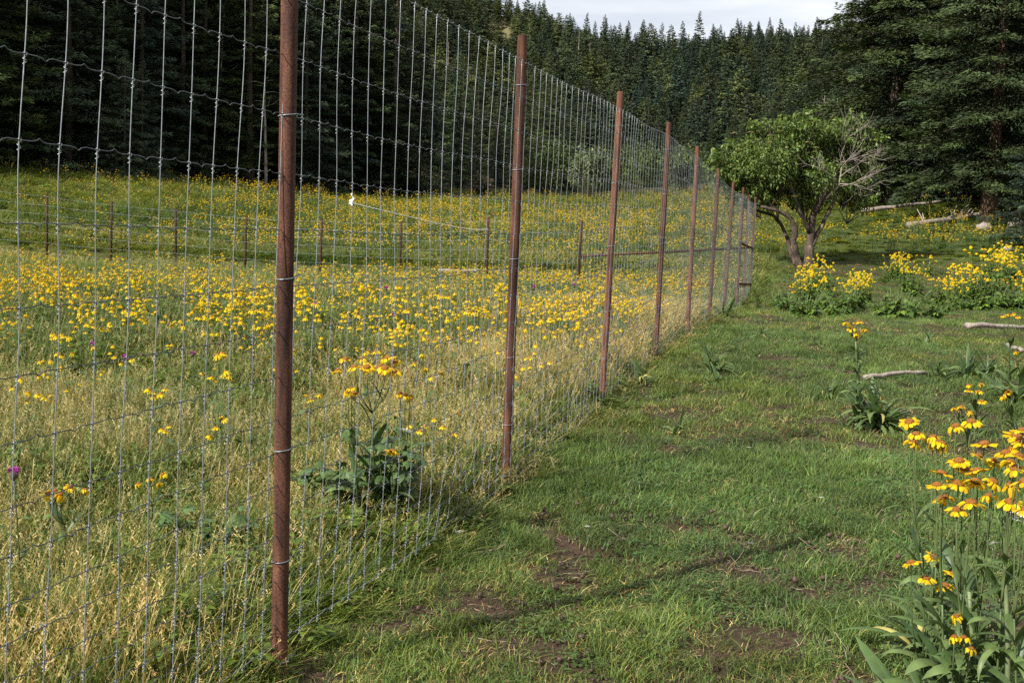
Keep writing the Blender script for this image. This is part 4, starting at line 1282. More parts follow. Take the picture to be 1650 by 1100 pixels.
# ------------------------------------------------------------------ fallen wood and stones
def log(name, pa, pb, r, label, stubs=0, mat=M_DEAD, lift=0.5, cat='log'):
    a = ground_px(*pa); b = ground_px(*pb)
    n_ = 9; pts = []
    for k in range(n_):
        f = k / (n_ - 1); p = a * (1 - f) + b * f
        p[2] = max(float(ground(p[0], p[1])), 0 + p[2] * 0.0 + float(ground(p[0], p[1]))) + r * lift + 0.02 * rng.random()
        p[:2] += rng.normal(0, r * 0.12, 2); pts.append(p)
    t = thing(name, label, cat, a); A = np.array(a)
    g = Geo(); g.tube([p - A for p in pts], r * np.linspace(1.05, 0.7, n_) * (1 + 0.08 * rng.normal(0, 1, n_)), 10)
    link('stem', g.mesh('stem', [mat], True), t)
    for k in range(stubs):
        f = rng.uniform(0.1, 0.95) * (n_ - 1); i = int(f); p = pts[i] * (1 - (f - i)) + pts[min(i + 1, n_ - 1)] * (f - i) - A
        d = np.array([rng.normal(0.2, 0.6), rng.normal(0, 0.5), abs(rng.normal(0.8, 0.3))]); d /= np.linalg.norm(d); L = rng.uniform(0.25, 0.75)
        g = Geo(); g.tube([p, p + d * L * 0.5 + rng.normal(0, 0.04, 3), p + d * L + rng.normal(0, 0.08, 3)], [r * 0.4, r * 0.25, r * 0.12], 5)
        link('branch', g.mesh('branch', [mat], True), t)
    return t


log('fallen_pole', (1388, 347), (1516, 333), 0.10, 'long straight pale pole lying on the slope at the edge of the right wood', 0, lift=2.2)
log('fallen_log', (1462, 371), (1610, 349), 0.125, 'weathered fallen log with upright broken branches below the bare-trunked conifer', 14, lift=1.6)
log('fallen_branch', (1530, 360), (1560, 352), 0.06, 'short broken branch resting beside the big fallen log', 4, lift=4)
log('stick', (1392, 617), (1498, 610), 0.026, 'grey stick lying in the short grass behind the tall-stalked rosette', 0, lift=2.0, cat='stick')
log('stick', (1557, 533), (1655, 533), 0.045, 'pinkish grey stick lying in the grass in front of the leafy bushes', 0, lift=1.5, cat='stick')
log('stick', (1622, 564), (1646, 574), 0.035, 'short broken stick in the grass near the right frame edge', 0, lift=1.5, cat='stick')
log('fallen_pole', (470, 293), (640, 316), 0.07, 'thin fallen pole along the shaded foot of the left wood', 2, lift=7)
log('fallen_log', (706, 446), (775, 446), 0.06, 'short bleached log lying on the mown track beyond the low fence', 0, lift=2.5)


def stone(px, py, r, label):
    p = ground_px(px, py); g = Geo()
    u, v = np.meshgrid(np.linspace(0, 2 * np.pi, 11)[:-1], np.linspace(0.05, np.pi - 0.05, 7))
    d = np.stack([np.cos(u) * np.sin(v), np.sin(u) * np.sin(v), np.cos(v)], -1)
    rr = r * (0.75 + 0.5 * vnoise(u * 1.3 + px, v * 2, 5)); V_ = d * rr[..., None] * np.array([1.2, 1.0, 0.7])
    i = np.arange(6)[:, None] * 10; j = np.arange(10)[None]; j2 = (j + 1) % 10
    g.add(V_.reshape(-1, 3), np.stack([i + j, i + 10 + j, i + 10 + j2, i + j2], -1).reshape(-1, 4), [(0, 1, 2)])
    o = tag(link('stone', g.mesh('stone', [M_STONE])), label, 'stone'); o.location = p + np.array([0, 0, r * 0.35])


stone(1638, 367, 0.32, 'pale boulder at the wood edge by the right frame side')
stone(1623, 406, 0.16, 'pale round stone among the yellow flowers on the right')
stone(1585, 372, 0.3, 'dark half-buried rock under the wood at the right')


# ------------------------------------------------------------------ flowers
YEL = [(0.52, 0.39, 0.008), (0.56, 0.45, 0.012), (0.49, 0.33, 0.007)]
GOLD = [(0.58, 0.38, 0.008), (0.62, 0.44, 0.012), (0.54, 0.31, 0.006)]


def head_meshes(R=0.036, npet=13, droop=0.5, seed=0, curl=0.0):
    """flower head built round its own top: a domed disc and drooping notched rays"""
    global rng
    kr = rng; rng = np.random.default_rng(seed)
    disc = Geo(); dr = R * 0.54
    prof = [(0.0, 0.66), (0.45, 0.60), (0.8, 0.38), (1.0, 0.05), (0.85, -0.18), (0.3, -0.3)]
    V_ = [(0, 0, dr * 0.68)]
    for f, z in prof[1:]:
        for k in range(12):
            a = k / 12 * 6.283; V_.append((dr * f * math.cos(a), dr * f * math.sin(a), dr * z))
    Q_ = []
    for r_ in range(len(prof) - 2):
        for k in range(12):
            a = 1 + r_ * 12 + k; b = 1 + r_ * 12 + (k + 1) % 12
            Q_.append((a, a + 12, b + 12, b))
    disc.add(V_, Q_, [(0, 1 + k, 1 + (k + 1) % 12) for k in range(12)])
    ray_ = Geo()
    a = np.arange(npet) / npet * 6.283 + rng.normal(0, 0.11, npet)
    L = R * (0.62 + 0.35 * rng.random(npet)); out = np.stack([np.cos(a), np.sin(a), np.zeros(npet)], -1)
    t = np.linspace(0, 1, 5); dd = droop * (0.4 + 1.0 * rng.random(npet))
    P = out[:, None] * (dr * 0.85 + L[:, None] * (t - 0.25 * dd[:, None] * t ** 2))[..., None]
    P[:, :, 2] += -dr * 0.05 + L[:, None] * (0.15 * t - dd[:, None] * 0.8 * t ** 2)
    sd = np.stack([-np.sin(a), np.cos(a), rng.normal(0, 0.35, npet)], -1)
    cc = np.array(GOLD)[rng.integers(0, 3, npet)] * (0.8 + 0.3 * rng.random(npet))[:, None]
    ray_.strips(P, np.tile(R * np.array([0.07, 0.14, 0.19, 0.2, 0.11]), (npet, 1)), sd, cc, fold=0.35)
    rng = kr
    return disc.mesh('disc', [M_DISC], True), ray_.mesh('ray_petals', [M_PETAL])


HEADS = [head_meshes(0.034, 15, 0.45, 1), head_meshes(0.034, 14, 0.7, 2), head_meshes(0.032, 13, 1.1, 3), head_meshes(0.036, 16, 0.3, 4), head_meshes(0.029, 10, 1.5, 5)]


def put_head(parent, p, scale=1.0, kind=None, tilt=None):
    k = random.randrange(4) if kind is None else kind
    h = bpy.data.objects.new('flower_head', None); COL.objects.link(h); h.parent = parent
    h.empty_display_size = 0.02
    h.location = p
    tx, ty = tilt if tilt else (random.gauss(0.1, 0.22), random.gauss(-0.1, 0.22))
    h.rotation_euler = (tx, ty, random.random() * 6.28); h.scale = (scale,) * 3
    link('disc', HEADS[k][0], h); link('ray_petals', HEADS[k][1], h)
    return h


def leaf_mesh(L, w, arch, seed, col=(0.075, 0.125, 0.045), name='leaf', fold=0.35, lift=1.05):
    g = Geo(); r_ = np.random.default_rng(seed); t = np.linspace(0, 1, 8)
    ang = lift - arch * t * 1.6
    dx = np.cumsum(np.cos(ang)) * L / 8; dz = np.cumsum(np.sin(ang)) * L / 8
    P = np.stack([dx - dx[0], r_.normal(0, 0.02 * L) * t ** 2, dz - dz[0]], -1)
    prof = np.interp(t, [0, 0.15, 0.5, 0.8, 1], [0.35, 0.6, 1, 0.75, 0.05]) * w / 2
    sd = np.stack([np.zeros(8), np.ones(8), r_.normal(0, 0.25) * t], -1)
    cc = np.array(col)[None] * (1 + 0.35 * (t[:, None] - 0.4)) * np.array([1.0, 1.0, 0.95])
    g.strips(P[None], prof[None], sd[None], cc[None], fold=fold)
    return g.mesh(name, [M_GRASSO], True)


LONG = [leaf_mesh(0.34, 0.035, a, i, c) for i, (a, c) in enumerate(((0.9, (0.075, 0.118, 0.036)), (1.2, (0.09, 0.135, 0.042)), (0.6, (0.055, 0.096, 0.032)), (1.45, (0.105, 0.145, 0.05)), (0.35, (0.062, 0.105, 0.034))))]
YLEAF = leaf_mesh(0.30, 0.022, 1.5, 9, (0.34, 0.30, 0.10))
BRD = [leaf_mesh(0.20, 0.045, a, 20 + i, c, lift=0.7) for i, (a, c) in enumerate(((0.7, (0.068, 0.115, 0.036)), (1.1, (0.085, 0.132, 0.042)), (0.4, (0.058, 0.10, 0.032))))]


STEML = [leaf_mesh(0.22, 0.040, a, 30 + i, c, lift=1.2) for i, (a, c) in enumerate(((0.7, (0.06, 0.10, 0.034)), (1.0, (0.078, 0.122, 0.04)), (0.45, (0.05, 0.088, 0.03)), (1.3, (0.09, 0.13, 0.044))))]


def put_leaf(parent, me, p, az, pitch=0.0, s=1.0, name='leaf'):
    o = link(name, me, parent); o.location = p; o.rotation_euler = (random.gauss(0, 0.15), -pitch, az); o.scale = (s, s * random.uniform(0.8, 1.2), s)
    return o


def stem_obj(parent, pts, r0, r1, col=(0.10, 0.14, 0.05), name='stem', sides=6):
    g = Geo(); pts = np.asarray(pts, float); u = np.linspace(0, len(pts) - 1, len(pts) * 3)
    q = np.stack([np.interp(u, np.arange(len(pts)), pts[:, k]) for k in range(3)], -1)
    for _ in range(2): q[1:-1] = (q[:-2] + 2 * q[1:-1] + q[2:]) / 4
    g.tube(q, np.linspace(r0, r1, len(q)), sides, col)
    return link(name, g.mesh(name, [M_GRASSO], True), parent), q


def sneezeweed(base, heads, label, depth_list, leaf_n=14, rosette=8, scale=1.0, group=None, kinds=None, lean=0.0, name='sneezeweed', stem_r=0.0042, leafset=None, split=0.62, ros=0.6, ls=1.0):
    """one plant: main stem dividing below its heads; heads given as pixel positions at their own depths"""
    t = thing(name, label, 'flower', base, 0, group); B = np.array(base)
    H = np.array([at_d(u, v, d) for (u, v), d in zip(heads, depth_list)]) - B
    mean = H.mean(0)
    fork = mean * split + np.array([0, 0, -0.02]); fork[2] = max(0.05, min(fork[2], H[:, 2].min() - 0.06))
    st, q = stem_obj(t, [(0, 0, -0.03), fork * 0.5 + rng.normal(0, 0.012, 3), fork], stem_r, stem_r * 0.75)
    for k, h in enumerate(H):
        m = fork * 0.45 + h * 0.55; m[2] = fork[2] + (h[2] - fork[2]) * 0.45
        m[:2] += (h[:2] - fork[:2]) * 0.18
        stem_obj(t, [fork, m, h - np.array([0, 0, 0.004])], stem_r * 0.6, stem_r * 0.42, (0.12, 0.16, 0.06), 'branch_stem', 5)
        put_head(t, h, scale * random.uniform(0.78, 1.0), None if kinds is None else kinds[k % len(kinds)])
        if random.random() < 0.6:
            put_leaf(t, random.choice(leafset or STEML), fork * 0.3 + m * 0.7, random.random() * 6.28, 0.2, random.uniform(0.35, 0.6))
    for k in range(leaf_n):
        f = (k + 0.5) / leaf_n; p = q[int(f * (len(q) - 1))]
        put_leaf(t, random.choice(leafset or STEML), p, k * 2.4 + random.gauss(0, 0.3), random.uniform(-0.1, 0.35), ls * random.uniform(0.75, 1.15) * (1.2 - 0.4 * f))
    for k in range(rosette):
        put_leaf(t, random.choice(LONG), (random.gauss(0, 0.012), random.gauss(0, 0.012), 0), k * 2.4 + random.gauss(0, 0.3), random.uniform(-0.35, 0.25), ros * random.uniform(0.75, 1.15))
    return t


def gbase(px, d):
    v = at_d(px, 600, d)
    return np.array([v[0], v[1], float(ground(v[0], v[1]))])


# foreground clump at the right frame edge
NEAR = [
    ([(1465, 679), (1476, 699), (1473, 712)], 3.95, 1545, [0, 1, 2], 'leaning sneezeweed with three small heads, leftmost of the clump at the right edge'),
    ([(1503, 704), (1510, 711), (1519, 714)], 3.85, 1552, [2, 4, 4], 'sneezeweed with three touching brownish drooping heads in the right-edge clump'),
    ([(1540, 686), (1565, 679)], 4.0, 1558, [2, 1], 'sneezeweed with two small heads on curved stalks, topmost of the right-edge clump'),
    ([(1518, 762), (1510, 781), (1520, 802)], 3.6, 1572, [3, 0, 1], 'sneezeweed with three wide heads one above another at the left of the right-edge clump'),
    ([(1545, 742), (1554, 755), (1544, 779), (1574, 758)], 3.65, 1588, [0, 3, 1, 0], 'sneezeweed with four bright heads in the middle of the right-edge clump'),
    ([(1542, 821), (1565, 809)], 3.45, 1596, [1, 1], 'sneezeweed with two large overlapping heads, lowest of the dense right-edge clump'),
    ([(1586, 715), (1578, 735), (1603, 742)], 3.7, 1602, [3, 0, 4], 'sneezeweed with flat bright heads and one withered dark head behind the clump middle'),
    ([(1572, 776), (1601, 776), (1594, 798)], 3.5, 1618, [1, 2, 2], 'sneezeweed with a tall brown-domed head right of the clump middle'),
    ([(1620, 729), (1638, 703), (1645, 710), (1632, 722), (1648, 693)], 3.65, 1636, [3, 3, 0, 1, 0], 'sneezeweed with five crowded heads touching the right frame edge'),
    ([(1629, 744), (1636, 754), (1629, 781), (1628, 808)], 3.45, 1640, [2, 1, 4, 1], 'sneezeweed with four heads, two of them faded, low at the right frame edge'),
    ([(1642, 735), (1652, 775), (1655, 820)], 3.3, 1668, [0, 1, 1], 'sneezeweed half cut by the right frame edge'),
]
for heads, d, bx, kinds, lab in NEAR:
    b = gbase(bx, d + 0.05)
    sneezeweed(b, heads, lab, [d + random.uniform(-0.08, 0.08) for _ in heads], 20, 6, 1.0, 'sneezeweeds of the right-edge clump', kinds, leafset=LONG[:2] + STEML * 2)
rosette_spot = ground_px(1522, 1035)
b = gbase(1522, 3.9)
sneezeweed(b, [(1468, 906), (1492, 931), (1522, 943), (1538, 924), (1504, 897)], 'low sneezeweed with five small heads above long leaves in front of the clump', [3.7, 3.72, 3.75, 3.78, 3.85], 8, 10, 0.95, 'sneezeweeds of the right-edge clump', [0, 1, 1, 0, 2], split=0.4, ros=1.25)
b = gbase(1570, 3.62)
sneezeweed(b, [(1541, 992), (1538, 1025), (1553, 1026), (1565, 1044)], 'stunted sneezeweed with half-open heads at the bottom of the frame', [3.5, 3.5, 3.5, 3.45], 6, 10, 0.7, 'sneezeweeds of the right-edge clump', [4, 4, 2, 4], split=0.5, ros=0.9)
# big leafy stalks without flowers at the lower right
for k, (bx, d, h, lab) in enumerate(((1600, 3.55, 0.62, 'thick leafy stalk without flowers, left of two at the lower right corner'), (1655, 3.4, 0.75, 'thick leafy stalk without flowers at the lower right corner'),
                                     (1630, 3.2, 0.4, 'short leafy shoot at the bottom right corner'))):
    b = gbase(bx, d); t = thing('leafy_stalk', lab, 'plant', b)
    st, q = stem_obj(t, [(0, 0, -0.03), (0.02, 0, h * 0.5), (-0.015, 0.02, h)], 0.011, 0.006, (0.16, 0.20, 0.09))
    for i in range(17):
        f = i / 17; put_leaf(t, random.choice(LONG), q[int(f * (len(q) - 1))], i * 2.4, random.uniform(-0.3, 0.2), random.uniform(0.75, 1.0) * (1.1 - 0.5 * f))
# the clump inside the fence
sneezeweed(ground_px(606, 862), [(545, 597), (557, 578), (571, 591), (583, 577), (591, 591), (611, 591), (625, 577), (637, 583), (620, 593), (634, 598)], 'sneezeweed with a crowded bouquet of drooping heads behind the mesh between the two nearest posts',
           [5.7, 5.8, 5.75, 5.9, 5.8, 5.85, 5.9, 5.95, 5.8, 5.85], 14, 10, 1.15, None, [1, 2, 1, 2, 1, 2, 1, 2, 1, 1], split=0.75)
sneezeweed(ground_px(578, 865), [(566, 625), (560, 632), (572, 633)], 'sneezeweed with a tight lower cluster just under the crowded bouquet', [5.6, 5.6, 5.65], 8, 6, 0.95, None, [2, 4, 2])
sneezeweed(ground_px(655, 845), [(645, 634), (661, 638), (653, 637)], 'sneezeweed with drooping orange heads right of the crowded bouquet', [5.9, 5.95, 5.9], 8, 6, 1.0, None, [2, 4, 2])
sneezeweed(ground_px(632, 852), [(633, 727)], 'sneezeweed with a single low bright head beside the kinked mesh', [5.7], 7, 8, 1.15, None, [1])
sneezeweed(ground_px(105, 905), [(78, 795), (97, 796), (113, 784), (137, 788), (88, 790)], 'sneezeweed with deep orange heads low in the dry grass at the left edge', [4.7, 4.7, 4.75, 4.8, 4.7], 10, 6, 0.85, None, [2, 4, 2, 4, 4])
sneezeweed(ground_px(245, 860), [(243, 771), (222, 779), (257, 778), (262, 764)], 'sneezeweed with small orange heads in the dry grass left of the nearest post', [5.4, 5.4, 5.45, 5.5], 8, 6, 0.75, None, [2, 4, 4, 2])
# tall stalk rising from its rosette on the lawn
b = ground_px(1385, 688)
sneezeweed(b, [(1366, 521), (1383, 519), (1372, 529), (1394, 532), (1380, 538)], 'tall solitary sneezeweed stalk with a tuft of orange heads standing on the short grass', [9.7] * 5, 46, 8, 1.25, None, [2, 1, 2, 2, 4], stem_r=0.010, split=0.93, ls=0.85)
for (px, py, lab, heads) in ((1575, 700, 'sneezeweed with faded heads behind the right-edge clump', [(1560, 620), (1561, 629), (1580, 618), (1577, 630), (1582, 646)]),
                             (1560, 720, 'small sneezeweed with ragged heads between the clump and the solitary stalk', [(1538, 658), (1549, 655), (1565, 663)]),
                             (1640, 710, 'sneezeweed with a slanted spray of small heads near the right frame edge', [(1621, 634), (1625, 630), (1617, 640)]),
                             (1625, 620, 'tall sneezeweed with a flat cluster of heads in front of the leafy bushes', [(1617, 509), (1625, 507), (1633, 505), (1640, 510)]),
                             (1655, 640, 'sneezeweed with one round head at the right frame edge above a short stick', [(1637, 567)])):
    b = ground_px(px, py); dd = b[1] * cp
    sneezeweed(b, heads, lab, [dd * 0.985] * len(heads), 8, 8, 1.1, None, [2, 1, 4, 2, 1], stem_r=0.007)


# leafy rosettes on the short grass
def rosette(px, py, n_, s, label, stalk=0.0, yellow=0, group='leafy rosettes on the short grass'):
    b = ground_px(px, py); t = thing('leafy_rosette', label, 'plant', b, 0, group)
    for k in range(n_):
        put_leaf(t, YLEAF if k < yellow else random.choice(LONG), (random.gauss(0, 0.03 * s), random.gauss(0, 0.03 * s), -0.01), k * 2.4 + random.gauss(0, 0.4), random.uniform(-0.25, 0.65), s * random.uniform(0.65, 1.15))
    if stalk:
        stem_obj(t, [(0, 0, 0), (0.02, 0, stalk * 0.5), (0, 0.02, stalk)], 0.006, 0.003, (0.08, 0.11, 0.045))
        for k in range(16):
            put_leaf(t, random.choice(BRD), (0, 0, stalk * (k + 1) / 17), k * 2.4, 0.35, 0.6)
    return t


rosette(1412, 690, 80, 1.4, 'broad dark rosette of strap leaves at the foot of the tall solitary stalk', 0.32, 4)
rosette(1365, 690, 12, 1.1, 'low sprawling strap leaves left of the tall solitary stalk', 0, 3)
rosette(1145, 600, 22, 1.25, 'rosette of arching leaves beyond the fourth post, farther of a pair', 0.25)
rosette(1152, 622, 16, 0.9, 'pale low rosette just in front of another rosette beyond the fourth post')
rosette(1092, 705, 12, 1.0, 'sparse upright yellow and green blades in the middle of the short grass', 0.0, 5)
rosette(1035, 622, 16, 1.2, 'sprawling yellowish tuft of blades right of the third post', 0.0, 8)
rosette(1335, 640, 18, 0.8, 'low leafy tuft left of the stick and the tall solitary stalk', 0.0, 3)
rosette(1512, 612, 18, 1.0, 'upright leafy tuft at the right end of the stick', 0.15)
rosette(1555, 608, 30, 1.25, 'dark leafy clump right of the stick end')
rosette(1588, 605, 26, 1.2, 'dark leafy clump between the stick and the right frame edge')
rosette(1640, 650, 30, 1.5, 'large dark leafy clump at the right frame edge')
rosette(1490, 556, 9, 1.1, 'few thin arching blades on the short grass before the leafy bushes', 0, 3)
rosette(1500, 1062, 40, 1.15, 'large rosette of long arching leaves at the lower right below the small heads', 0, 2, 'big leafy plants at the lower right')
rosette(1165, 512, 26, 1.5, 'dark leafy weed at the foot of the far fence posts')
rosette(1228, 545, 8, 0.8, 'thin upright weed on the short grass beyond the fence end', 0.35, 3)


# broad-leaved weeds inside the fence
def leafy_weed(base, h, w, n_, label, col=(0.075, 0.125, 0.04), name='leafy_weed', group=None, cat='plant'):
    t = thing(name, label, cat, base, random.random() * 6.28, group)
    lob_ = Geo()                                               # a lobed leaf with five fingers
    for k, a in enumerate((-1.2, -0.6, 0, 0.6, 1.2)):
        L = 0.075 * (1 - 0.14 * abs(k - 2)); tt_ = np.linspace(0, 1, 4)
        P = np.stack([np.cos(a) * L * tt_, np.sin(a) * L * tt_, -0.02 * tt_ ** 2], -1)
        lob_.strips(P[None], (L * np.array([0.06, 0.22, 0.18, 0.02]))[None], np.array([[-math.sin(a), math.cos(a), 0.1]]), np.array(col) * random.uniform(0.85, 1.15))
    lm_ = lob_.mesh('leaf', [M_GRASSO])
    for k in range(max(4, n_ // 7)):
        a = random.random() * 6.28; r_ = w * math.sqrt(random.random()); e = np.array([r_ * math.cos(a), r_ * math.sin(a), h * random.uniform(0.55, 1.0)])
        _, q = stem_obj(t, [(0, 0, -0.02), e * np.array([0.4, 0.4, 0.55]), e], 0.004, 0.0022, (0.12, 0.16, 0.06), 'stem', 4)
        for i in range(7):
            o = put_leaf(t, lm_, q[min(len(q) - 1, 2 + i)], random.random() * 6.28, random.uniform(-0.6, 0.3), random.uniform(0.7, 1.35))
    return t


for px, py, h, w, n_, lab in ((620, 868, 0.66, 0.25, 190, 'big dark lobed-leaf weed behind the mesh under the single low flower'), (545, 860, 0.46, 0.22, 90, 'lobed-leaf weed beside the nearest post, under the crowded bouquet'),
                              (355, 925, 0.30, 0.15, 40, 'leafy green weed in the dry grass left of the nearest post'), (265, 905, 0.28, 0.13, 32, 'narrow dark weed in the dry grass well left of the nearest post'),
                              (745, 660, 0.45, 0.2, 40, 'bushy weed behind the mesh left of the second post'), (680, 640, 0.45, 0.2, 36, 'bushy weed behind the mesh right of the crowded bouquet'),
                              (30, 850, 0.45, 0.14, 34, 'leafy thistle-like weed at the left frame edge')):
    leafy_weed(ground_px(px, py), h, w, n_, lab)
for px, py, lab in ((740, 700, 'clump of narrow blades behind the mesh left of the second post'), (640, 770, 'upright pale blades behind the kinked mesh'), (300, 930, 'fan of dark strap leaves in the dry grass left of the nearest post')):
    rosette(px, py, 14, 1.1, lab, 0, 2, 'strap-leaved tufts in the dry grass')

# purple thistles and white yarrow
THI = Geo()
m_ = 60; v_ = rng.normal(0, 1, (m_, 3)); v_[:, 2] = np.abs(v_[:, 2]) + 0.3; v_ /= np.linalg.norm(v_, axis=1, keepdims=True)
P = v_[:, None] * (0.022 * np.array([0.3, 0.7, 1.0]))[None, :, None]
THI.strips(P, np.tile(np.array([0.0012, 0.0022, 0.0016]), (m_, 1)), np.cross(v_, [0.2, 0.9, 0.3]), np.array([0.32, 0.05, 0.26]) * (0.7 + 0.6 * rng.random(m_))[:, None])
M_THI = THI.mesh('bloom', [M_PETAL])
CUP = Geo(); CUP.tube([(0, 0, -0.022), (0, 0, -0.014), (0, 0, 0.0), (0, 0, 0.008)], [0.004, 0.013, 0.014, 0.009], 10, (0.10, 0.09, 0.06)); M_CUP = CUP.mesh('calyx', [M_GRASSO], True)
for px, py, d, s, lab in ((22, 762, 4.6, 1.25, 'purple thistle bloom standing over dry grass at the left frame edge'), (201, 576, 8.2, 1.1, 'purple thistle among yellow flowers left of the nearest post'),
                          (150, 555, 9.0, 1.2, 'purple thistle far left among the yellow flowers'), (508, 492, 13, 1.6, 'dark thistle heads right of the nearest post'), (622, 465, 15, 1.5, 'small thistle left of the sixth low post'),
                          (575, 505, 13, 1.4, 'small purple thistle right of the nearest post'), (635, 508, 13, 1.4, 'purple thistle directly below a low rusty post'), (860, 463, 17, 1.6, 'purple thistle just right of the second tall post'), (925, 460, 18, 1.7, 'purple thistle by the end post of the low fence'),
                          (310, 570, 8.5, 1.0, 'small purple thistle between yellow flowers near the left third')):
    p = at_d(px, py, d); zb = float(ground(p[0], p[1])); t = thing('thistle', lab, 'flower', (p[0], p[1], zb)); H_ = p[2] - zb
    _, q = stem_obj(t, [(0, 0, -0.02), (0.02, 0.01, H_ * 0.5), (0, 0, H_ - 0.02 * s)], 0.004, 0.0025, (0.10, 0.13, 0.06), 'stem', 5)
    o = link('bloom', M_THI, t); o.location = (0, 0, H_); o.scale = (s,) * 3
    o = link('calyx', M_CUP, t); o.location = (0, 0, H_); o.scale = (s,) * 3
    for i in range(7): put_leaf(t, random.choice(BRD), q[1 + i % (len(q) - 2)], i * 2.4, 0.1, 0.5)
YAR = Geo(); m_ = 46
a = rng.random(m_) * 6.28; r_ = 0.035 * np.sqrt(rng.random(m_))
for k in range(m_):
    p = np.array([r_[k] * math.cos(a[k]), r_[k] * math.sin(a[k]), 0.004 * rng.random() - 6 * r_[k] ** 2]); s_ = 0.0055
    YAR.add([p + np.array(q_) * s_ for q_ in ((1, 0, 0), (0, 1, 0.2), (-1, 0, 0), (0, -1, 0.2))], [(0, 1, 2, 3)], None, np.array([0.74, 0.73, 0.68]) * rng.uniform(0.85, 1.05))
M_YAR = YAR.mesh('umbel', [M_PETAL])
for px, py, d, s, lab in ((67, 1004, 4.1, 1.05, 'white yarrow umbel in tall grass at the lower left, upper of a pair'), (55, 1058, 3.9, 0.85, 'white yarrow umbel at the bottom left corner, lower of a pair'),
                          (1605, 972, 3.7, 0.75, 'white yarrow umbel beside the leafy stalk at the lower right'), (1640, 830, 3.6, 0.9, 'white blossom at the right frame edge under the yellow clump'),
                          (1600, 873, 3.8, 0.5, 'tiny white blossom between the yellow clump and the low heads'), (66, 692, 7.0, 0.9, 'white yarrow far left in the dry grass'), (122, 668, 7.2, 0.8, 'small white yarrow left of the nearest post'),
                          (655, 692, 6.3, 0.9, 'white umbel beside the kinked mesh'), (740, 855, 6.2, 0.6, 'small white umbel at the foot of the mesh left of the second post'), (806, 640, 8.0, 0.7, 'white umbel at the left side of the second post'),
                          (1085, 520, 17.5, 1.4, 'pale umbel in dry grass behind the fifth post')):
    p = at_d(px, py, d); zb = float(ground(p[0], p[1])); t = thing('yarrow', lab, 'flower', (p[0], p[1], zb)); H_ = max(0.05, p[2] - zb)
    stem_obj(t, [(0, 0, -0.02), (0.01, 0.0, H_ * 0.5), (0, 0, H_)], 0.0025, 0.0015, (0.15, 0.18, 0.08), 'stem', 4)
    o = link('umbel', M_YAR, t); o.location = (0, 0, H_); o.scale = (s,) * 3; o.rotation_euler = (0.25, 0, px)
for px, py, lab in ((945, 871, 'white clover head on the short grass beside a bare patch'), (1208, 901, 'white clover head in the lower middle of the short grass'), (886, 744, 'white clover head right of the second post'),
                    (1206, 739, 'white clover head in the middle of the short grass'), (1466, 541, 'white clover head near the thin arching blades'), (1232, 541, 'white clover head beyond the fence end'), (1322, 822, 'faded clover head on the lower right grass')):
    p = ground_px(px, py); t = thing('clover', lab, 'flower', p)
    stem_obj(t, [(0, 0, -0.01), (0, 0, 0.04), (0, 0, 0.075)], 0.0015, 0.001, (0.12, 0.16, 0.06), 'stem', 4)
    o = link('umbel', M_YAR, t); o.location = (0, 0, 0.08); o.scale = (0.42 * max(1, p[1] / 9),) * 3


# ------------------------------------------------------------------ the yellow meadow
def small_head(seed, R, npet=8, droop=0.6):
    """a far flower head as one small mesh: rays and a dome"""
    r_ = np.random.default_rng(seed); g = Geo()
    aa = np.arange(npet) / npet * 6.283 + r_.random(); out = np.stack([np.cos(aa), np.sin(aa), np.zeros(npet)], -1)
    t = np.array([0, 0.5, 1.0]); P = out[:, None] * (R * (0.3 + 0.7 * t))[None, :, None]
    P[:, :, 2] += -R * droop * (0.7 + 0.6 * r_.random(npet))[:, None] * (t ** 2)[None]
    cc = np.array(YEL)[r_.integers(0, 3, npet)] * (0.9 + 0.2 * r_.random(npet))[:, None]
    g.strips(P, np.tile(R * np.array([0.13, 0.25, 0.18]), (npet, 1)), np.stack([-np.sin(aa), np.cos(aa), np.zeros(npet)], -1), cc)
    g.tube([(0, 0, -0.004), (0, 0, R * 0.18), (0, 0, R * 0.36)], [R * 0.4, R * 0.38, R * 0.12], 6, (0.42, 0.17, 0.015))
    return g.mesh('flower_head', [M_PETAL])


SMALL = [small_head(301, 0.025, 8, 0.4), small_head(302, 0.024, 8, 0.9), small_head(303, 0.026, 9, 0.6)]
TALL = [small_head(304, 0.038, 9, 0.7), small_head(305, 0.038, 9, 1.2), small_head(306, 0.036, 9, 0.9)]


def put_small(t, spots, kinds):
    for p, k, s_ in spots:
        o = link('flower_head', kinds[k], t); o.location = p; o.scale = (s_,) * 3
        o.rotation_euler = (random.gauss(0, 0.25), random.gauss(0, 0.25), random.random() * 6.28)


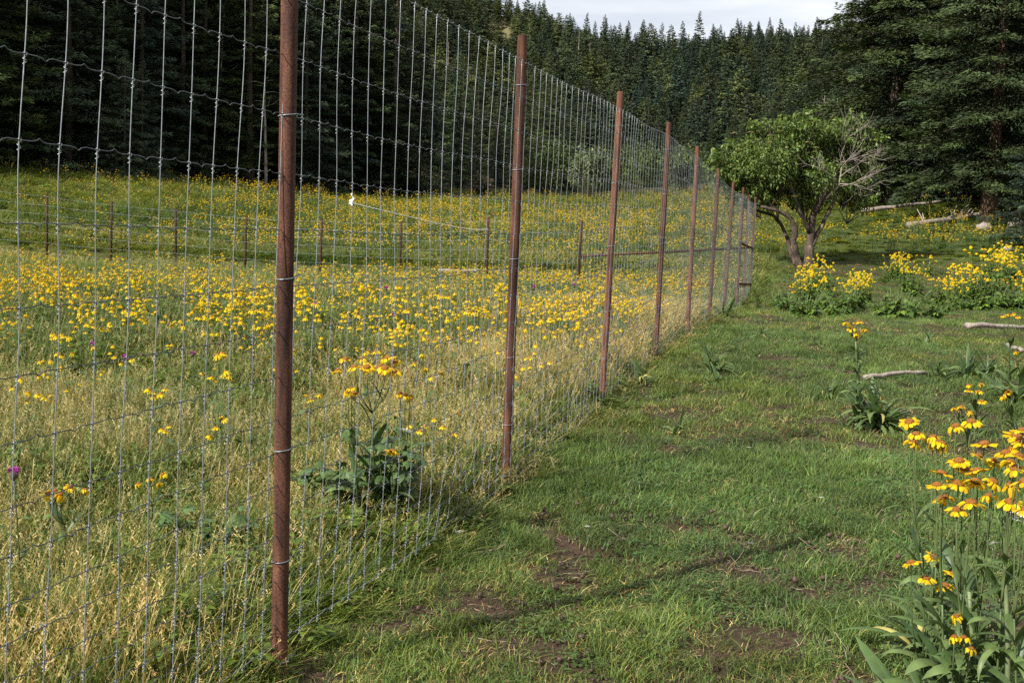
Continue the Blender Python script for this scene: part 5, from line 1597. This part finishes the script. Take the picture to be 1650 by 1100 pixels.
def flower_kind(seed, nh, h, inst, spread=0.14, leafy=8, hs=1.0, npet=8):
    global rng
    kr = rng; rng = np.random.default_rng(seed)
    st, pe = Geo(), Geo(); spots = []
    for k in range(nh):
        a = rng.random() * 6.28; r_ = spread * math.sqrt(rng.random()); hh = h * rng.uniform(0.72, 1.05)
        tip = np.array([r_ * math.cos(a), r_ * math.sin(a), hh])
        st.tube([np.array([tip[0] * 0.2, tip[1] * 0.2, -0.02]), tip * np.array([0.5, 0.5, 0.55]), tip], [0.0035, 0.0028, 0.002], 3, (0.12, 0.17, 0.06), cap=False)
        spots.append((tip, int(rng.integers(0, 3)), rng.uniform(0.8, 1.15)))
        R = 0.024 * hs * rng.uniform(0.8, 1.15); aa = np.arange(npet) / npet * 6.283 + rng.random()
        out = np.stack([np.cos(aa), np.sin(aa), np.zeros(npet)], -1); dd = rng.uniform(0.15, 0.9)
        t = np.array([0, 0.5, 1.0]); tl = rng.normal(0, 0.25, 2)
        P = out[:, None] * (R * (0.3 + 0.75 * t))[None, :, None]; P[:, :, 2] += (-R * dd * t ** 2)[None]
        P[:, :, 2] += P[:, :, 0] * tl[0] + P[:, :, 1] * tl[1]
        cc = np.array(YEL)[rng.integers(0, 3, npet)] * (0.9 + 0.2 * rng.random(npet))[:, None]
        pe.strips(P + tip, np.tile(R * np.array([0.14, 0.26, 0.2]), (npet, 1)), np.stack([-np.sin(aa), np.cos(aa), np.zeros(npet)], -1), cc)
        pe.tube([tip + np.array([0, 0, -0.004]), tip + np.array([0, 0, R * 0.16]), tip + np.array([0, 0, R * 0.3])], [R * 0.42, R * 0.4, R * 0.14], 6, (0.45, 0.19, 0.015))
    n_ = leafy
    a = rng.random(n_) * 6.28; z0 = h * 0.75 * rng.random(n_); L = 0.10 + 0.08 * rng.random(n_); t = np.linspace(0, 1, 4)
    dr = np.stack([np.cos(a), np.sin(a), 0.4 + 0.3 * rng.random(n_)], -1)
    P = np.stack([0 * a, 0 * a, z0], -1)[:, None] + dr[:, None] * (L[:, None] * t[None])[..., None]; P[:, :, 2] -= L[:, None] * 0.6 * t[None] ** 2
    st.strips(P, L[:, None] * np.array([0.05, 0.11, 0.09, 0.01])[None], np.stack([-np.sin(a), np.cos(a), 0 * a], -1), np.array([0.07, 0.115, 0.04]) * (0.7 + 0.6 * rng.random(n_))[:, None])
    rng = kr
    if inst:
        g = Geo()
        for q_ in (st, pe):
            g.add(np.concatenate(q_.V), np.concatenate(q_.Q), np.concatenate(q_.T) if q_.T else None, np.concatenate(q_.C))
        return g.mesh('meadow_flower', [M_PETALI])
    return st.mesh('stems', [M_GRASSO]), spots


def dens(u, v, x, y):
    """how thickly the yellow flowers stand, from what grows where in the meadow"""
    q = fq(x, y); pch = fbm(x / 1.6, y / 2.2, 121, 3); p2 = fbm(x / 5.0, y / 6.0, 131, 3)
    d = np.zeros_like(x)
    inside = q < -0.3
    d = np.where(inside & (v < 690) & (v > 425), np.interp(v, [425, 440, 545, 600, 690], [0.5, 1.0, 0.85, 0.42, 0.05]) * np.interp(u, [0, 430, 520, 700, 900, 1100], [1.0, 1.0, 0.42, 0.62, 0.55, 0.4]), d)
    d = np.where(inside & (v <= 425), np.interp(v, [255, 285, 318, 345, 385, 402, 425], [0.05, 0.22, 0.7, 0.9, 0.9, 0.2, 0.12]) * np.interp(u, [0, 150, 330, 460, 1000], [0.30, 0.42, 0.75, 1, 1]), d)
    right = (q >= -0.3) & (y > 41.5)
    d = np.where(right, np.interp(v, [335, 345, 360, 395, 412, 432], [0.2, 0.45, 0.7, 1.0, 0.7, 0.25]) * np.interp(u, [1200, 1230, 1400, 1440, 1500, 1650], [1, 1, 0.55, 1, 1, 0.8]), d)
    d = np.where(path_mask(x, y) > 0.4, d * 0.22, d)
    return d * (0.15 + 0.85 * smooth(pch * 0.6 + p2 * 0.4, 0.38, 0.60))


fx, fy = [], []
for n, a, b in ((3400, 6, 17), (3500, 17, 31), (7500, 31, 66), (1500, 60, 84)):
    q1, q2 = frustum_pts(n, a, b, 1.0, 0.4); fx.append(q1); fy.append(q2)
x = np.concatenate(fx); y = np.concatenate(fy); z = ground(x, y)
u, v, _ = proj(np.stack([x, y, z + 0.5], -1))
edge_u, edge_v = None, None
keep = rng.random(len(x)) < dens(u, v, x, y)
# keep the wood free of flowers
ef = (x - E0[0]) * EN[0] + (y - E0[1]) * EN[1]
keep &= (ef < -1.0)
x, y, z = x[keep], y[keep], z[keep]
o_ = np.argsort(y); x, y, z = x[o_], y[o_], z[o_]
KINDS = [flower_kind(51 + k, nh, h, False, sp_) for k, (nh, h, sp_) in enumerate(((5, 0.62, 0.13), (3, 0.55, 0.09), (7, 0.68, 0.17), (4, 0.5, 0.12)))]
n_ind = 300
for i in range(min(n_ind, len(x))):
    k = random.randrange(4)
    t = thing('meadow_flower', 'small yellow wildflower inside the tall fence, ' + where(x[i], y[i]), 'flower', (x[i], y[i], z[i] - 0.02), random.random() * 6.28, 'yellow wildflowers inside the fence')
    sc_ = random.uniform(0.8, 1.15); t.scale = (sc_,) * 3
    link('stems', KINDS[k][0], t); put_small(t, KINDS[k][1], SMALL)
x, y, z = x[n_ind:], y[n_ind:], z[n_ind:]
n = len(x)
fk = [proto('mf', flower_kind(81 + k, nh, h, True, sp_, 5, 1.15, 6)) for k, (nh, h, sp_) in enumerate(((6, 0.62, 0.17), (4, 0.55, 0.12), (9, 0.66, 0.24), (5, 0.5, 0.18)))]
s = (0.85 + 0.3 * rng.random(n)) * np.clip(1 + (y - 25) * 0.008, 1, 1.35)
tint = (0.85 + 0.3 * rng.random(n))[:, None] * np.ones(3)
scatter('flower_field', 'drifts of yellow wildflowers across the far meadow', 'flowers', fk, np.stack([x, y, z - 0.02], -1), rng.random(n) * 6.28, np.stack([s, s, s * 0.95], -1), rng.integers(0, 4, n), tint, 0.08)
NFL = n


# ------------------------------------------------------------------ leafy bushes topped with yellow heads, right of the fence end
def coneflower_parts(seed, h, w, nst, heads=True):
    global rng
    kr = rng; rng = np.random.default_rng(seed)
    st, lf, spots = Geo(), Geo(), []
    for k in range(nst):
        a = rng.random() * 6.28; r_ = w * math.sqrt(rng.random()); hh = h * rng.uniform(0.65, 1.05); tip = np.array([r_ * math.cos(a), r_ * math.sin(a), hh])
        st.tube([np.array([tip[0] * 0.35, tip[1] * 0.35, -0.03]), tip * np.array([0.7, 0.7, 0.5]), tip], [0.006, 0.005, 0.003], 4, (0.17, 0.22, 0.09), cap=False)
        n_ = 15; f = rng.random(n_) ** 1.3 * 0.72; aa = rng.random(n_) * 6.28; L = (0.17 * (1 - f) + 0.06) * rng.uniform(0.7, 1.2, n_); t = np.linspace(0, 1, 4)
        base = np.stack([tip[0] * (0.35 + 0.6 * f), tip[1] * (0.35 + 0.6 * f), hh * f], -1)
        dr = np.stack([np.cos(aa), np.sin(aa), 0.35 + 0.3 * rng.random(n_)], -1)
        P = base[:, None] + dr[:, None] * (L[:, None] * t[None])[..., None]; P[:, :, 2] -= L[:, None] * 0.75 * t[None] ** 2
        lf.strips(P, L[:, None] * np.array([0.06, 0.22, 0.17, 0.01])[None], np.stack([-np.sin(aa), np.cos(aa), rng.normal(0, 0.3, n_)], -1), np.array(GREENS)[rng.integers(0, 4, n_)] * (0.7 + 0.5 * rng.random(n_))[:, None] * np.array([0.9, 1.0, 1.0]))
        if heads and rng.random() < 0.95:
            for q_ in range(rng.integers(1, 4)):
                c_ = tip + np.array([rng.normal(0, 0.045), rng.normal(0, 0.045), rng.normal(0, 0.03)]) * (q_ > 0)
                spots.append((c_, int(rng.integers(0, 3)), rng.uniform(0.8, 1.15)))
    rng = kr
    r = [('stems', st.mesh('stems', [M_GRASSO])), ('foliage', lf.mesh('foliage', [M_GRASSO]))]
    return r, spots


CF = [coneflower_parts(201, 0.95, 0.34, 9), coneflower_parts(202, 1.05, 0.36, 10), coneflower_parts(203, 0.85, 0.32, 8)]
LB = [coneflower_parts(211, 0.42, 0.38, 12, False), coneflower_parts(212, 0.5, 0.42, 13, False)]
front = [(1275, 500), (1310, 508), (1345, 512), (1385, 500), (1425, 512), (1465, 515), (1500, 512), (1540, 506), (1580, 500), (1615, 496), (1650, 498), (1690, 500)]
for i, (px, py) in enumerate(front):
    for e in range(2 if i % 3 else 1):
        p = ground_px(px + random.uniform(-18, 18), py + random.uniform(-6, 6) + e * -9)
        t = thing('leafy_bush', 'low dark flowerless bush before the yellow-topped plants, ' + where(p[0], p[1]), 'bush', p, random.random() * 6.28, 'low leafy bushes beside the open grass')
        s_ = random.uniform(0.65, 1.3); t.scale = (s_ * 1.1, s_ * 1.1, s_)
        for nm, me in LB[(i + e) % 2][0]: link(nm, me, t)
clumps = [(random.uniform(1280, 1690), random.uniform(0, 1)) for _ in range(15)]
for i in range(74):
    cx_, cf_ = random.choice(clumps)
    px = cx_ + random.gauss(0, 15); lo = 455 if px < 1400 else 446
    py = lo + 52 * cf_ + random.gauss(0, 5)
    if px < 1270: px = 1270 + random.random() * 20
    p = ground_px(px, py)
    t = thing('coneflower', 'leafy yellow-topped plant in the right stand, ' + where(p[0], p[1]), 'flower', p, random.random() * 6.28, 'tall yellow-topped plants right of the fence end')
    s_ = random.uniform(0.62, 1.08) * float(np.interp(px, [1280, 1440, 1530], [0.88, 0.76, 1.02])); t.scale = (s_,) * 3
    for nm, me in CF[i % 3][0]: link(nm, me, t)
    put_small(t, CF[i % 3][1], TALL)
for px, py, s_, lab in ((1580, 492, 1.45, 'tallest yellow-topped plant, standing high above the stand on the right'), (1612, 488, 1.25, 'tall yellow-topped plant beside the tallest one on the right'), (1300, 470, 0.8, 'yellow-topped plant in front of the small tree trunk'), (1330, 480, 0.95, 'yellow-topped plant right in front of the small tree trunk')):
    p = ground_px(px, py); t = thing('coneflower', lab, 'flower', p, random.random() * 6.28, 'tall yellow-topped plants right of the fence end'); t.scale = (s_,) * 3
    for nm, me in CF[1][0]: link(nm, me, t)
    put_small(t, CF[1][1], TALL)
print('CONIFERS', ncon, 'HILL', len(pts), 'FLOWERS', NFL)
